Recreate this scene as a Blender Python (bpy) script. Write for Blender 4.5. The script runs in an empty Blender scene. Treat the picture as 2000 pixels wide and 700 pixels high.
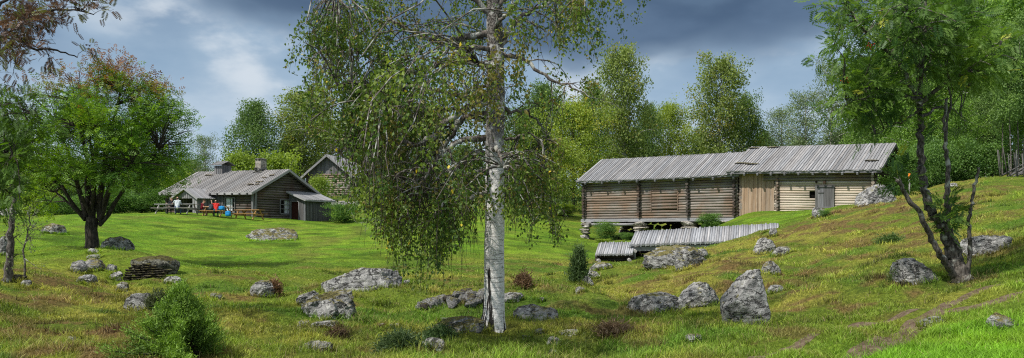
import bpy, bmesh, math, random
import numpy as np
from mathutils import Vector, Matrix, Quaternion

SC = bpy.context.scene
COL = SC.collection
R = math.radians
F, HZ, CX, CAMZ = 1570.0, 450.0, 1000.0, 1.6      # focal length and horizon row in the photograph's pixels
rng0 = np.random.default_rng(11)

def P(px, py, Y):
    """world point seen at photo pixel (px,py) when it lies Y metres in front of the photographer"""
    return np.array(((px - CX) / F * Y, Y, CAMZ + (HZ - py) / F * Y))

# ---------------------------------------------------------------- noise
def _h(ix, iy, iz, s):
    n = (ix * 374761393 + iy * 668265263 + iz * 2147483647 + s * 1274126177) & 0xFFFFFFFF
    n = ((n ^ (n >> 13)) * 1274126177) & 0xFFFFFFFF
    n = ((n ^ (n >> 16)) * 2246822519) & 0xFFFFFFFF
    return ((n ^ (n >> 15)) & 0xFFFFFF) / float(0xFFFFFF)

def vnoise(x, y, z=None, seed=0):
    x = np.asarray(x, float); y = np.asarray(y, float)
    z = np.zeros_like(x) if z is None else np.asarray(z, float)
    i, j, k = (np.floor(a).astype(np.int64) for a in (x, y, z))
    fx, fy, fz = x - i, y - j, z - k
    fx, fy, fz = (a * a * (3 - 2 * a) for a in (fx, fy, fz))
    r = 0
    for dx in (0, 1):
        for dy in (0, 1):
            for dz in (0, 1):
                w = (fx if dx else 1 - fx) * (fy if dy else 1 - fy) * (fz if dz else 1 - fz)
                r = r + w * _h(i + dx, j + dy, k + dz, seed)
    return r * 2 - 1

def fbm(x, y, z=None, seed=0, octv=4):
    a, s, r = 1.0, 0.0, 0
    z = None if z is None else np.asarray(z, float)
    f = 1.0
    for o in range(octv):
        r = r + a * vnoise(np.asarray(x) * f, np.asarray(y) * f, None if z is None else z * f, seed + o * 17)
        s += a; a *= .5; f *= 2.03
    return r / s

def smooth(a, b, x):
    t = np.clip((np.asarray(x, float) - a) / (b - a), 0, 1)
    return t * t * (3 - 2 * t)

# ---------------------------------------------------------------- objects
def tag(o, label=None, cat=None, group=None, kind=None):
    if label: o['label'] = label
    if cat: o['category'] = cat
    if group: o['group'] = group
    if kind: o['kind'] = kind
    return o

def empty(name, loc, rz=0.0, label=None, cat=None, group=None):
    o = bpy.data.objects.new(name, None)
    COL.objects.link(o)
    o.location = [float(c) for c in loc]; o.rotation_euler = (0, 0, rz)
    o.empty_display_size = .2
    return tag(o, label, cat, group)

def kids(o):
    return [c for c in bpy.data.objects if c.parent == o]

def copy_tree(o, parent=None, ch=None):
    c = o.copy(); COL.objects.link(c)
    c.parent = parent
    if parent is None:
        for k in ('label',):
            if k in c: del c[k]
    for k in kids(o):
        copy_tree(k, c)
    return c

class MB:
    """collects geometry; build() links it as ONE mesh object"""
    def __init__(s):
        s.V, s.C, s.Fq, s.Uq, s.M, s.S = [], [], [], [], [], []
        s.n = 0
    def add(s, v, faces, uv=None, col=(1, 1, 1), mat=0, smooth=False):
        v = np.asarray(v, float).reshape(-1, 3)
        f = np.asarray(faces, np.int64)
        s.V.append(v)
        c = np.asarray(col, float)
        if c.ndim == 1: c = np.tile(c[:3], (len(v), 1))
        s.C.append(c[:, :3])
        s.Fq.append(f + s.n)
        if uv is None: uv = np.zeros(f.shape + (2,))
        s.Uq.append(np.asarray(uv, float).reshape(f.shape + (2,)))
        s.M.append(np.full(len(f), mat, np.int32)); s.S.append(np.full(len(f), smooth, bool))
        s.n += len(v)
        return s
    def beam(s, p0, p1, w, h, up=(0, 0, 1), col=(1, 1, 1), mat=0, w1=None, h1=None, u0=None):
        """a squared timber from p0 to p1, w across, h along `up`"""
        p0 = np.asarray(p0, float); p1 = np.asarray(p1, float); up = np.asarray(up, float)
        d = p1 - p0; L = np.linalg.norm(d) + 1e-9; d = d / L
        sx = np.cross(d, up); nx = np.linalg.norm(sx)
        if nx < 1e-4: sx = np.cross(d, (1, 0, 0)); nx = np.linalg.norm(sx)
        sx /= nx; uz = np.cross(sx, d)
        w1 = w if w1 is None else w1; h1 = h if h1 is None else h1
        v = []
        for p, ww, hh in ((p0, w, h), (p1, w1, h1)):
            for a, b in ((-1, -1), (1, -1), (1, 1), (-1, 1)):
                v.append(p + sx * a * ww / 2 + uz * b * hh / 2)
        f = [(0, 1, 5, 4), (1, 2, 6, 5), (2, 3, 7, 6), (3, 0, 4, 7), (3, 2, 1, 0), (4, 5, 6, 7)]
        o = random.random() * 50 if u0 is None else u0
        q = random.random() * 50
        uv = []
        ws = [w, h, w, h]
        acc = q
        for k in range(4):
            uv.append([(o, acc), (o, acc + ws[k]), (o + L, acc + ws[k]), (o + L, acc)])
            acc += ws[k]
        uv.append([(o, q), (o + w, q), (o + w, q + h), (o, q + h)]); uv.append([(o, q), (o + w, q), (o + w, q + h), (o, q + h)])
        return s.add(v, f, uv, col, mat)
    def box(s, lo, hi, col=(1, 1, 1), mat=0):
        lo = np.asarray(lo, float); hi = np.asarray(hi, float)
        c = (lo + hi) / 2
        d = hi - lo
        ax = int(np.argmax(d))
        a = c.copy(); b = c.copy(); a[ax] = lo[ax]; b[ax] = hi[ax]
        if ax == 2: return s.beam(a, b, d[0], d[1], (0, 1, 0), col, mat)
        if ax == 0: return s.beam(a, b, d[1], d[2], (0, 0, 1), col, mat)
        return s.beam(a, b, d[0], d[2], (0, 0, 1), col, mat)
    def tube(s, pts, rad, k=8, col=(1, 1, 1), mat=0, caps=True, smooth=True, jit=0.0, squash=None):
        pts = np.asarray(pts, float); n = len(pts)
        rad = np.broadcast_to(np.asarray(rad, float), (n,))
        t = np.gradient(pts, axis=0); t /= (np.linalg.norm(t, axis=1, keepdims=True) + 1e-9)
        ref = np.array((0.13, .21, 1.0)) if abs(t[0][2]) < .9 else np.array((1.0, .1, 0.1))
        a = np.cross(t, ref); a /= (np.linalg.norm(a, axis=1, keepdims=True) + 1e-9)
        b = np.cross(t, a)
        th = np.arange(k) * 2 * math.pi / k
        ring = (a[:, None, :] * np.cos(th)[None, :, None] + b[:, None, :] * np.sin(th)[None, :, None])
        rr = rad[:, None] * np.ones((1, k))
        if jit: rr = rr * (1 + jit * rng0.standard_normal((n, k)))
        v = (pts[:, None, :] + ring * rr[:, :, None]).reshape(-1, 3)
        i = np.arange(n - 1)[:, None] * k; j = np.arange(k)[None, :]; j2 = (j + 1) % k
        f = np.stack([i + j, i + j2, i + k + j2, i + k + j], -1).reshape(-1, 4)
        L = np.concatenate([[0], np.cumsum(np.linalg.norm(np.diff(pts, axis=0), axis=1))])
        o = random.random() * 50
        per = 2 * math.pi * float(rad.mean())
        uu = np.stack(np.broadcast_arrays(L[:-1, None], L[:-1, None], L[1:, None], L[1:, None]), -1) * np.ones((1, k, 1)) + o
        vv = np.stack(np.broadcast_arrays(j / k, (j + 1) / k, (j + 1) / k, j / k), -1) * per * np.ones((n - 1, 1, 1)) + o
        uv = np.stack([uu, vv], -1).reshape(-1, 4, 2)
        c = np.asarray(col, float)
        if c.ndim == 2: c = np.repeat(c, k, axis=0)
        s.add(v, f, uv, c, mat, smooth)
        if caps:
            base = s.n - n * k
            for ring_i, rev in ((0, False), (n - 1, True)):
                ids = [base + ring_i * k + q for q in range(k)]
                if rev: ids = ids[::-1]
                s.V.append(pts[ring_i][None]); cc = c[ring_i * k][None] if c.ndim == 2 else c[None, :3]
                s.C.append(cc[:, :3] * 1.0)
                cidx = s.n; s.n += 1
                fa = np.array([(ids[q], cidx, ids[(q + 1) % k]) for q in range(k)])
                s.Fq.append(fa); s.Uq.append(np.tile([[[o, o], [o + .03, o], [o + .03, o + .03]]], (k, 1, 1)))
                s.M.append(np.full(k, mat, np.int32)); s.S.append(np.zeros(k, bool))
        return s
    def build(s, name, mats, parent=None, shear=None):
        if not s.V: return None
        me = bpy.data.meshes.new(name)
        V = np.concatenate(s.V); C = np.concatenate(s.C)
        if shear is not None: V[:, 2] += shear * V[:, 0]
        me.vertices.add(len(V)); me.vertices.foreach_set('co', V.ravel())
        tot = np.concatenate([np.full(len(f), f.shape[1], np.int32) for f in s.Fq])
        loops = np.concatenate([f.ravel() for f in s.Fq]).astype(np.int32)
        st = np.concatenate([[0], np.cumsum(tot)[:-1]]).astype(np.int32)
        me.loops.add(len(loops)); me.loops.foreach_set('vertex_index', loops)
        me.polygons.add(len(tot)); me.polygons.foreach_set('loop_start', st); me.polygons.foreach_set('loop_total', tot)
        me.polygons.foreach_set('material_index', np.concatenate(s.M))
        me.polygons.foreach_set('use_smooth', np.concatenate(s.S))
        uvl = me.uv_layers.new(name='UVMap')
        uvl.data.foreach_set('uv', np.concatenate([u.reshape(-1, 2) for u in s.Uq]).astype(np.float32).ravel())
        ca = me.color_attributes.new('col', 'FLOAT_COLOR', 'POINT')
        ca.data.foreach_set('color', np.concatenate([C, np.ones((len(C), 1))], 1).astype(np.float32).ravel())
        me.update(calc_edges=True); me.validate()
        for m in (mats if isinstance(mats, (list, tuple)) else [mats]): me.materials.append(m)
        o = bpy.data.objects.new(name, me); COL.objects.link(o)
        if parent is not None: o.parent = parent
        return o

# ---------------------------------------------------------------- node helpers
class NT:
    def __init__(s, name):
        s.m = bpy.data.materials.new(name); s.m.use_nodes = True
        s.t = s.m.node_tree; s.t.nodes.clear()
        s.out = s.t.nodes.new('ShaderNodeOutputMaterial')
    def n(s, typ, props=None, **inp):
        nd = s.t.nodes.new(typ)
        for k, v in (props or {}).items(): setattr(nd, k, v)
        for k, v in inp.items():
            k2 = k.replace('_', ' ')
            sock = nd.inputs.get(k2) or nd.inputs.get(k)
            if sock is None: sock = nd.inputs[int(k[1:])]
            if hasattr(v, 'is_output') or isinstance(v, bpy.types.NodeSocket): s.t.links.new(v, sock)
            else: sock.default_value = v
        return nd
    def math(s, op, a, b=0.0, c=None, clamp=False):
        nd = s.t.nodes.new('ShaderNodeMath'); nd.operation = op; nd.use_clamp = clamp
        for i, v in enumerate((a, b) + ((c,) if c is not None else ())):
            if isinstance(v, bpy.types.NodeSocket): s.t.links.new(v, nd.inputs[i])
            else: nd.inputs[i].default_value = v
        return nd.outputs[0]
    def mix(s, fac, a, b, blend='MIX'):
        nd = s.t.nodes.new('ShaderNodeMix'); nd.data_type = 'RGBA'; nd.blend_type = blend; nd.clamp_factor = True
        for i, v in ((0, fac), (6, a), (7, b)):
            if isinstance(v, bpy.types.NodeSocket): s.t.links.new(v, nd.inputs[i])
            elif i == 0: nd.inputs[0].default_value = v
            else: nd.inputs[i].default_value = (*v[:3], 1)
        return nd.outputs[2]
    def step(s, x, a, b):
        nd = s.t.nodes.new('ShaderNodeMapRange'); nd.interpolation_type = 'SMOOTHSTEP'
        s.t.links.new(x, nd.inputs[0]); nd.inputs[1].default_value = a; nd.inputs[2].default_value = b
        return nd.outputs[0]
    def noise(s, vec, scale, detail=4, rough=.55, w=None):
        nd = s.t.nodes.new('ShaderNodeTexNoise'); nd.inputs['Scale'].default_value = scale
        nd.inputs['Detail'].default_value = detail; nd.inputs['Roughness'].default_value = rough
        if vec is not None: s.t.links.new(vec, nd.inputs['Vector'])
        return nd.outputs[0]
    def mapping(s, vec, scale=(1, 1, 1), loc=(0, 0, 0)):
        nd = s.t.nodes.new('ShaderNodeMapping'); s.t.links.new(vec, nd.inputs[0])
        nd.inputs['Scale'].default_value = scale; nd.inputs['Location'].default_value = loc
        return nd.outputs[0]
    def attr(s, name='col'):
        nd = s.t.nodes.new('ShaderNodeAttribute'); nd.attribute_name = name
        return nd.outputs['Color']
    def bump(s, h, strength=.4, dist=.02):
        nd = s.t.nodes.new('ShaderNodeBump'); nd.inputs['Strength'].default_value = strength; nd.inputs['Distance'].default_value = dist
        s.t.links.new(h, nd.inputs['Height']); return nd.outputs[0]
    def principled(s, col, rough=.8, normal=None, spec=.3, metal=0.0):
        nd = s.t.nodes.new('ShaderNodeBsdfPrincipled')
        for k, v in (('Base Color', col), ('Roughness', rough), ('Specular IOR Level', spec), ('Metallic', metal), ('Normal', normal)):
            if v is None: continue
            if isinstance(v, bpy.types.NodeSocket): s.t.links.new(v, nd.inputs[k])
            else: nd.inputs[k].default_value = (*v[:3], 1) if k == 'Base Color' else v
        s.t.links.new(nd.outputs[0], s.out.inputs[0])
        return nd

def mat_wood(name, base, dark, light, grain=1.0, warm=None):
    """weathered timber: grain runs along u; the per-vertex tint varies board from board"""
    T = NT(name)
    uv = T.t.nodes.new('ShaderNodeUVMap').outputs[0]
    g1 = T.noise(T.mapping(uv, (1.2, 30 * grain, 1)), 1.0, 6, .6)
    g2 = T.noise(T.mapping(uv, (.35, 6 * grain, 1), (3, 7, 0)), 1.0, 4, .6)
    g3 = T.noise(T.mapping(uv, (4, 70 * grain, 1), (9, 1, 0)), 1.0, 3, .6)
    c = T.mix(T.step(g2, .35, .7), base, light)
    if warm is not None:
        obj = T.t.nodes.new('ShaderNodeTexCoord').outputs['Object']
        c = T.mix(T.math('MULTIPLY', T.step(T.noise(obj, .7, 3), .42, .62), .85), c, warm)
    c = T.mix(T.math('MULTIPLY', T.step(g1, .5, .72), .75), c, dark)
    c = T.mix(T.math('MULTIPLY', T.step(g3, .58, .7), .5), c, dark)
    c = T.mix(1.0, c, T.attr(), 'MULTIPLY')
    h = T.math('ADD', g1, T.math('MULTIPLY', g3, .5))
    T.principled(c, .85, T.bump(h, .5, .02), .2)
    return T.m

def mat_plain(name, col, rough=.7, spec=.3, var=.12, scale=18.0):
    T = NT(name)
    obj = T.t.nodes.new('ShaderNodeTexCoord').outputs['Object']
    nz = T.noise(obj, scale, 4)
    c = T.mix(nz, [x * (1 - var * 2) for x in col], [min(1, x * (1 + var * 2)) for x in col])
    c = T.mix(1.0, c, T.attr(), 'MULTIPLY')
    T.principled(c, rough, T.bump(nz, .2, .01), spec)
    return T.m

def mat_leaf(name, rough=.5, trans=.35, gain=1.0):
    T = NT(name)
    c = T.mix(1.0, T.attr(), (gain,) * 3, 'MULTIPLY')
    d = T.n('ShaderNodeBsdfDiffuse', Color=c)
    tr = T.n('ShaderNodeBsdfTranslucent')
    cc = T.n('ShaderNodeHueSaturation', Saturation=1.12, Value=1.25, Color=c)
    T.t.links.new(cc.outputs[0], tr.inputs[0])
    mx = T.n('ShaderNodeMixShader'); mx.inputs[0].default_value = trans
    T.t.links.new(d.outputs[0], mx.inputs[1]); T.t.links.new(tr.outputs[0], mx.inputs[2])
    gl = T.n('ShaderNodeBsdfGlossy', Roughness=rough); gl.inputs[0].default_value = (.8, .85, .9, 1)
    m2 = T.n('ShaderNodeMixShader'); m2.inputs[0].default_value = .02
    T.t.links.new(mx.outputs[0], m2.inputs[1]); T.t.links.new(gl.outputs[0], m2.inputs[2])
    T.t.links.new(m2.outputs[0], T.out.inputs[0])
    return T.m

def mat_bark(name, c1, c2, lichen=None, scale=9.0, lich=.5):
    T = NT(name)
    obj = T.t.nodes.new('ShaderNodeTexCoord').outputs['Object']
    a = T.noise(T.mapping(obj, (1, 1, .3)), scale * 2.2, 6, .65)
    b = T.noise(obj, scale * .5, 4)
    c = T.mix(T.step(a, .35, .65), c1, c2)
    if lichen is not None:
        c = T.mix(T.math('MULTIPLY', T.step(b, .62 - .25 * lich, .72 - .2 * lich), .9), c, lichen)
    c = T.mix(1.0, c, T.attr(), 'MULTIPLY')
    T.principled(c, .9, T.bump(a, .9, .03), .2)
    return T.m

def mat_birch():
    T = NT('birch_bark')
    obj = T.t.nodes.new('ShaderNodeTexCoord').outputs['Object']
    sep = T.n('ShaderNodeSeparateXYZ'); T.t.links.new(obj, sep.inputs[0]); z = sep.outputs[2]
    fine = T.noise(T.mapping(obj, (1, 1, 1)), 45, 6, .7)
    patch = T.noise(obj, 6.5, 5, .6)
    horiz = T.noise(T.mapping(obj, (2.2, 2.2, 34)), 1.6, 4, .6)
    horiz2 = T.noise(T.mapping(obj, (7, 7, 90), (3, 1, 2)), 1.2, 3, .6)
    vert = T.noise(T.mapping(obj, (9, 9, .9), (1.9, 5.2, .4)), 1.0, 4, .55)
    hup = T.step(z, 2.0, 3.0)                      # higher on the stem the bark is rough, grey and full of lichen
    c = T.mix(fine, (.58, .57, .55), (.88, .87, .85))
    c = T.mix(T.math('MULTIPLY', T.step(horiz, .56, .64), .75), c, (.20, .19, .18))
    c = T.mix(T.math('MULTIPLY', T.step(horiz2, .585, .65), .8), c, (.07, .065, .06))
    c = T.mix(T.step(T.math('SUBTRACT', patch, T.math('MULTIPLY', T.step(z, 3.6, 1.3), .09)), .59, .64), c, (.075, .068, .06))
    lowz = T.step(z, 1.05, .05)
    c = T.mix(T.step(T.math('ADD', T.math('MULTIPLY', lowz, .15), vert), .635, .68), c, (.03, .027, .025))
    up = T.mix(T.step(fine, .42, .62), (.032, .027, .023), (.21, .195, .175))
    up = T.mix(T.step(patch, .54, .62), up, (.43, .43, .40))
    c = T.mix(T.math('MULTIPLY', hup, T.step(T.noise(obj, 4.2, 5), .30, .44)), c, up)
    c = T.mix(1.0, c, T.attr(), 'MULTIPLY')
    h = T.math('ADD', T.math('MULTIPLY', fine, .5), T.math('SUBTRACT', patch, T.math('MULTIPLY', T.step(vert, .6, .7), lowz)))
    T.principled(c, .8, T.bump(h, .7, .03), .2)
    return T.m

def mat_rock(name, lo=(.17, .17, .17), hi=(.42, .42, .41), moss=.5, mosscol=(.12, .12, .03), lich=.5, stripe=False):
    T = NT(name)
    tc = T.t.nodes.new('ShaderNodeTexCoord').outputs['Object']
    oi = T.n('ShaderNodeObjectInfo')
    add = T.n('ShaderNodeVectorMath', {'operation': 'ADD'}); T.t.links.new(tc, add.inputs[0])
    sc = T.n('ShaderNodeVectorMath', {'operation': 'SCALE'}); sc.inputs[0].default_value = (31, 17, 23)
    T.t.links.new(oi.outputs['Random'], sc.inputs['Scale']); T.t.links.new(sc.outputs[0], add.inputs[1])
    v = add.outputs[0]
    big = T.noise(v, 2.2, 6, .62); mid = T.noise(v, 9, 6, .65); fin = T.noise(v, 42, 4, .7)
    c = T.mix(T.step(mid, .32, .68), lo, hi)
    c = T.mix(T.math('MULTIPLY', T.step(fin, .5, .72), .5), c, [x * .35 for x in lo])
    c = T.mix(T.math('MULTIPLY', T.step(big, .52, .68), .75), c, [x * .42 for x in lo])
    ck = T.math('ABSOLUTE', T.math('SUBTRACT', T.noise(T.mapping(v, (1, 1, 1.8)), 3.1, 5, .6), .5))
    c = T.mix(T.math('MULTIPLY', T.step(ck, .028, .004), .85), c, [x * .22 for x in lo])
    vor = T.n('ShaderNodeTexVoronoi', {'feature': 'F1'}, Scale=7.5); T.t.links.new(v, vor.inputs['Vector'])
    spots = T.math('MULTIPLY', T.step(T.math('ADD', vor.outputs['Distance'], T.math('MULTIPLY', T.math('SUBTRACT', fin, .5), .5)), .42, .25), T.step(mid, .45, .58))
    c = T.mix(T.math('MULTIPLY', spots, lich), c, (.55, .56, .53))
    geo = T.n('ShaderNodeNewGeometry'); sp = T.n('ShaderNodeSeparateXYZ'); T.t.links.new(geo.outputs['Normal'], sp.inputs[0])
    mz = T.math('ADD', T.math('MULTIPLY', sp.outputs[2], .45), T.math('MULTIPLY', T.noise(v, 3.4, 5, .6), .9))
    c = T.mix(T.math('MULTIPLY', T.step(mz, 1.02 - .45 * moss, 1.12 - .38 * moss), .92), c, T.mix(T.step(fin, .4, .6), mosscol, [mosscol[0] * 2.1, mosscol[1] * 1.9, mosscol[2] * 1.7]))
    c = T.mix(1.0, c, T.attr(), 'MULTIPLY')
    h = T.math('ADD', T.math('ADD', T.math('ADD', mid, T.math('MULTIPLY', fin, .35)), big), T.math('MULTIPLY', T.step(ck, 0.0, .03), .6))
    T.principled(c, .9, T.bump(h, .9, .08), .2)
    return T.m

M = {}
M['grey_log'] = mat_wood('weathered_grey_logs', (.165, .142, .122), (.018, .015, .013), (.31, .285, .262), 1.0, (.22, .155, .112))
M['pale_log'] = mat_wood('newer_pale_logs', (.43, .36, .285), (.15, .11, .08), (.55, .49, .41), 1.0)
M['dark_log'] = mat_wood('old_and_shaded_dark_logs', (.075, .062, .053), (.012, .010, .009), (.17, .15, .135), 1.0, (.09, .06, .045))  # serves old timber, and logs darkened to stand for shade
M['grey_board'] = mat_wood('silver_grey_roof_boards', (.205, .205, .212), (.04, .04, .042), (.33, .33, .34), 1.0)
M['shed_board'] = mat_wood('pale_silver_slab_boards', (.27, .275, .29), (.05, .05, .054), (.41, .415, .43), 1.0)
M['dim_board'] = mat_wood('grey_brown_roof_boards', (.195, .19, .188), (.04, .038, .037), (.32, .312, .31), 1.0)
M['warm_board'] = mat_wood('warm_upright_boards', (.30, .205, .135), (.06, .038, .027), (.40, .32, .25), 1.0)
M['dark_board'] = mat_wood('dark_grey_boards', (.10, .098, .10), (.025, .024, .024), (.19, .19, .20), 1.0)
M['pine'] = mat_wood('yellow_pine_table_wood', (.36, .20, .07), (.16, .08, .03), (.48, .30, .13), 1.0)
M['grey_plank'] = mat_wood('grey_table_wood', (.27, .26, .25), (.09, .085, .08), (.42, .41, .40), 1.0)
M['black'] = mat_plain('shade_and_handle_black', (.008, .007, .006), .95, .1)  # flat black standing for unlit interiors, also the handle's colour
M['red_door'] = mat_plain('dark_red_door', (.045, .014, .010), .8, .2)
M['lace'] = mat_plain('white_lace_curtain', (.62, .66, .70), .9, .1, .08, 9)
M['white_paint'] = mat_plain('worn_white_paint', (.62, .62, .60), .7, .2)
M['stone'] = mat_rock('granite_grey', moss=.52, mosscol=(.11, .11, .035))
M['stone_moss'] = mat_rock('mossy_granite', moss=.8, mosscol=(.10, .095, .03))
M['stone_pale'] = mat_rock('pale_lichen_granite', (.20, .20, .195), (.46, .455, .44), moss=.42, lich=.8)
M['stone_pillar'] = mat_rock('pillar_fieldstone', (.28, .265, .235), (.50, .475, .43), moss=.0, lich=.3)
M['stone_dark'] = mat_rock('dark_slab_stone', (.05, .042, .035), (.17, .15, .13), moss=.45, lich=.25)
M['birch'] = mat_birch()
M['rowan_bark'] = mat_bark('grey_rowan_bark', (.035, .03, .026), (.12, .105, .09), (.30, .31, .27), 9, .15)
M['lichen_bark'] = mat_bark('lichen_covered_bark', (.04, .034, .029), (.165, .148, .13), (.40, .41, .36), 12, .25)
M['dark_bark'] = mat_bark('dark_bark', (.02, .017, .014), (.075, .062, .052), None, 8)
M['pale_bark'] = mat_bark('pale_birch_stem', (.22, .21, .195), (.62, .6, .57), (.05, .045, .04), 3, .35)
M['limb'] = mat_bark('birch_limb_bark', (.045, .036, .03), (.17, .15, .13), (.38, .39, .35), 10, .5)
M['leaf'] = mat_leaf('leaf', .5, .38, 1.65)
M['far_leaf'] = mat_leaf('far_leaf', .5, .38, 1.95)
M['needle'] = mat_leaf('needle', .6, .25, 1.6)
M['grass'] = mat_leaf('grass_blade', .6, .3)
# ---------------------------------------------------------------- camera, sun, sky
cam = bpy.data.objects.new('camera', bpy.data.cameras.new('camera')); COL.objects.link(cam)
cam.location = (0, 0, CAMZ); cam.rotation_euler = (R(90), 0, 0)
cam.data.sensor_width = 36; cam.data.lens = F / 2000 * 36; cam.data.shift_y = (HZ - 350) / 2000
cam.data.clip_start = .1; cam.data.clip_end = 3000
SC.camera = cam
SC.view_settings.view_transform = 'Standard'; SC.view_settings.look = 'None'; SC.view_settings.exposure = 0
SC.render.engine = 'CYCLES'; SC.cycles.use_denoising = False; SC.cycles.filter_width = 1.15; SC.cycles.sample_clamp_indirect = 4.0

SUN = np.array((-.52, -.40, .84)); SUN = SUN / np.linalg.norm(SUN)
sl = bpy.data.objects.new('sun', bpy.data.lights.new('sun', 'SUN')); COL.objects.link(sl)
sl.data.energy = 5.0; sl.data.angle = R(.8); sl.data.color = (1, .945, .86)
sl.rotation_euler = Vector(SUN).to_track_quat('Z', 'Y').to_euler()

W = bpy.data.worlds.new('World'); SC.world = W; W.use_nodes = True
def sky():
    t = W.node_tree; t.nodes.clear()
    T = NT.__new__(NT); T.t = t
    out = t.nodes.new('ShaderNodeOutputWorld')
    sk = t.nodes.new('ShaderNodeTexSky'); sk.sky_type = 'NISHITA'; sk.sun_disc = False
    sk.sun_elevation = math.asin(SUN[2]); sk.sun_rotation = math.atan2(SUN[0], SUN[1])
    b1 = t.nodes.new('ShaderNodeBackground'); b1.inputs[1].default_value = .10; t.links.new(sk.outputs[0], b1.inputs[0])
    d = t.nodes.new('ShaderNodeTexCoord').outputs['Generated']
    sp = t.nodes.new('ShaderNodeSeparateXYZ'); t.links.new(d, sp.inputs[0])
    x, y, z = sp.outputs
    zz = T.math('MAXIMUM', z, 0.0)
    den = T.math('ADD', zz, .22)
    cb = t.nodes.new('ShaderNodeCombineXYZ')
    t.links.new(x, cb.inputs[0]); t.links.new(y, cb.inputs[1]); t.links.new(T.math('MULTIPLY', z, 2.1), cb.inputs[2])
    pv = cb.outputs[0]
    n1 = T.noise(pv, 2.6, 4, .5); n2 = T.noise(T.mapping(pv, (1, 1, 1), (4.2, 1.7, 3)), 6.5, 6, .52)
    n3 = T.noise(T.mapping(pv, (1, 1, 1), (-2, 7, 1.3)), 3.4, 4, .5)
    az = T.math('DIVIDE', x, T.math('MAXIMUM', y, .08))
    # dark shower cloud: a wide bank whose underside hangs lower in the middle and lifts towards both ends
    edge = T.math('ADD', .20, T.math('MULTIPLY', T.math('POWER', T.math('ABSOLUTE', T.math('SUBTRACT', az, .08)), 2.0), .26))
    f = T.math('SUBTRACT', z, edge)
    f = T.math('ADD', f, T.math('MULTIPLY', T.math('SUBTRACT', n1, .5), .16))
    f = T.math('ADD', f, T.math('MULTIPLY', T.math('SUBTRACT', n2, .5), .07))
    dark = T.step(f, -.022, .03)
    hi = T.step(z, .34, .55)                       # unseen sky overhead made brighter to raise the ambient light
    dark = T.math('MULTIPLY', dark, T.math('SUBTRACT', 1.0, hi))
    c = T.mix(T.step(n2, .3, .72), (.27, .40, .555), (.43, .555, .69))
    c = T.mix(T.math('MULTIPLY', T.step(n3, .42, .66), .7), c, (.185, .285, .43))
    c = T.mix(T.math('MULTIPLY', T.step(z, .215, .05), .85), c, T.mix(T.step(n2, .42, .62), (.50, .645, .80), (.74, .82, .90)))
    c = T.mix(T.math('MULTIPLY', dark, T.math('ADD', .75, T.math('MULTIPLY', T.step(n2, .3, .5), .25))), c, T.mix(T.step(T.math('ADD', T.math('MULTIPLY', n1, .5), T.math('MULTIPLY', n2, .5)), .38, .62), (.050, .092, .168), (.115, .18, .285)))
    rim = T.math('MULTIPLY', T.step(n2, .5, .66), T.math('MULTIPLY', T.step(f, -.10, -.03), T.step(f, .01, -.02)))
    c = T.mix(T.math('MULTIPLY', rim, .8), c, (.74, .80, .86))
    c = T.mix(hi, c, T.mix(T.step(n2, .35, .6), (.50, .60, .74), (.95, .95, .95)))
    b2 = t.nodes.new('ShaderNodeBackground'); b2.inputs[1].default_value = 1.0; t.links.new(c, b2.inputs[0])
    mx = t.nodes.new('ShaderNodeMixShader'); mx.inputs[0].default_value = .9
    t.links.new(b1.outputs[0], mx.inputs[1]); t.links.new(b2.outputs[0], mx.inputs[2]); t.links.new(mx.outputs[0], out.inputs[0])
sky()

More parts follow.
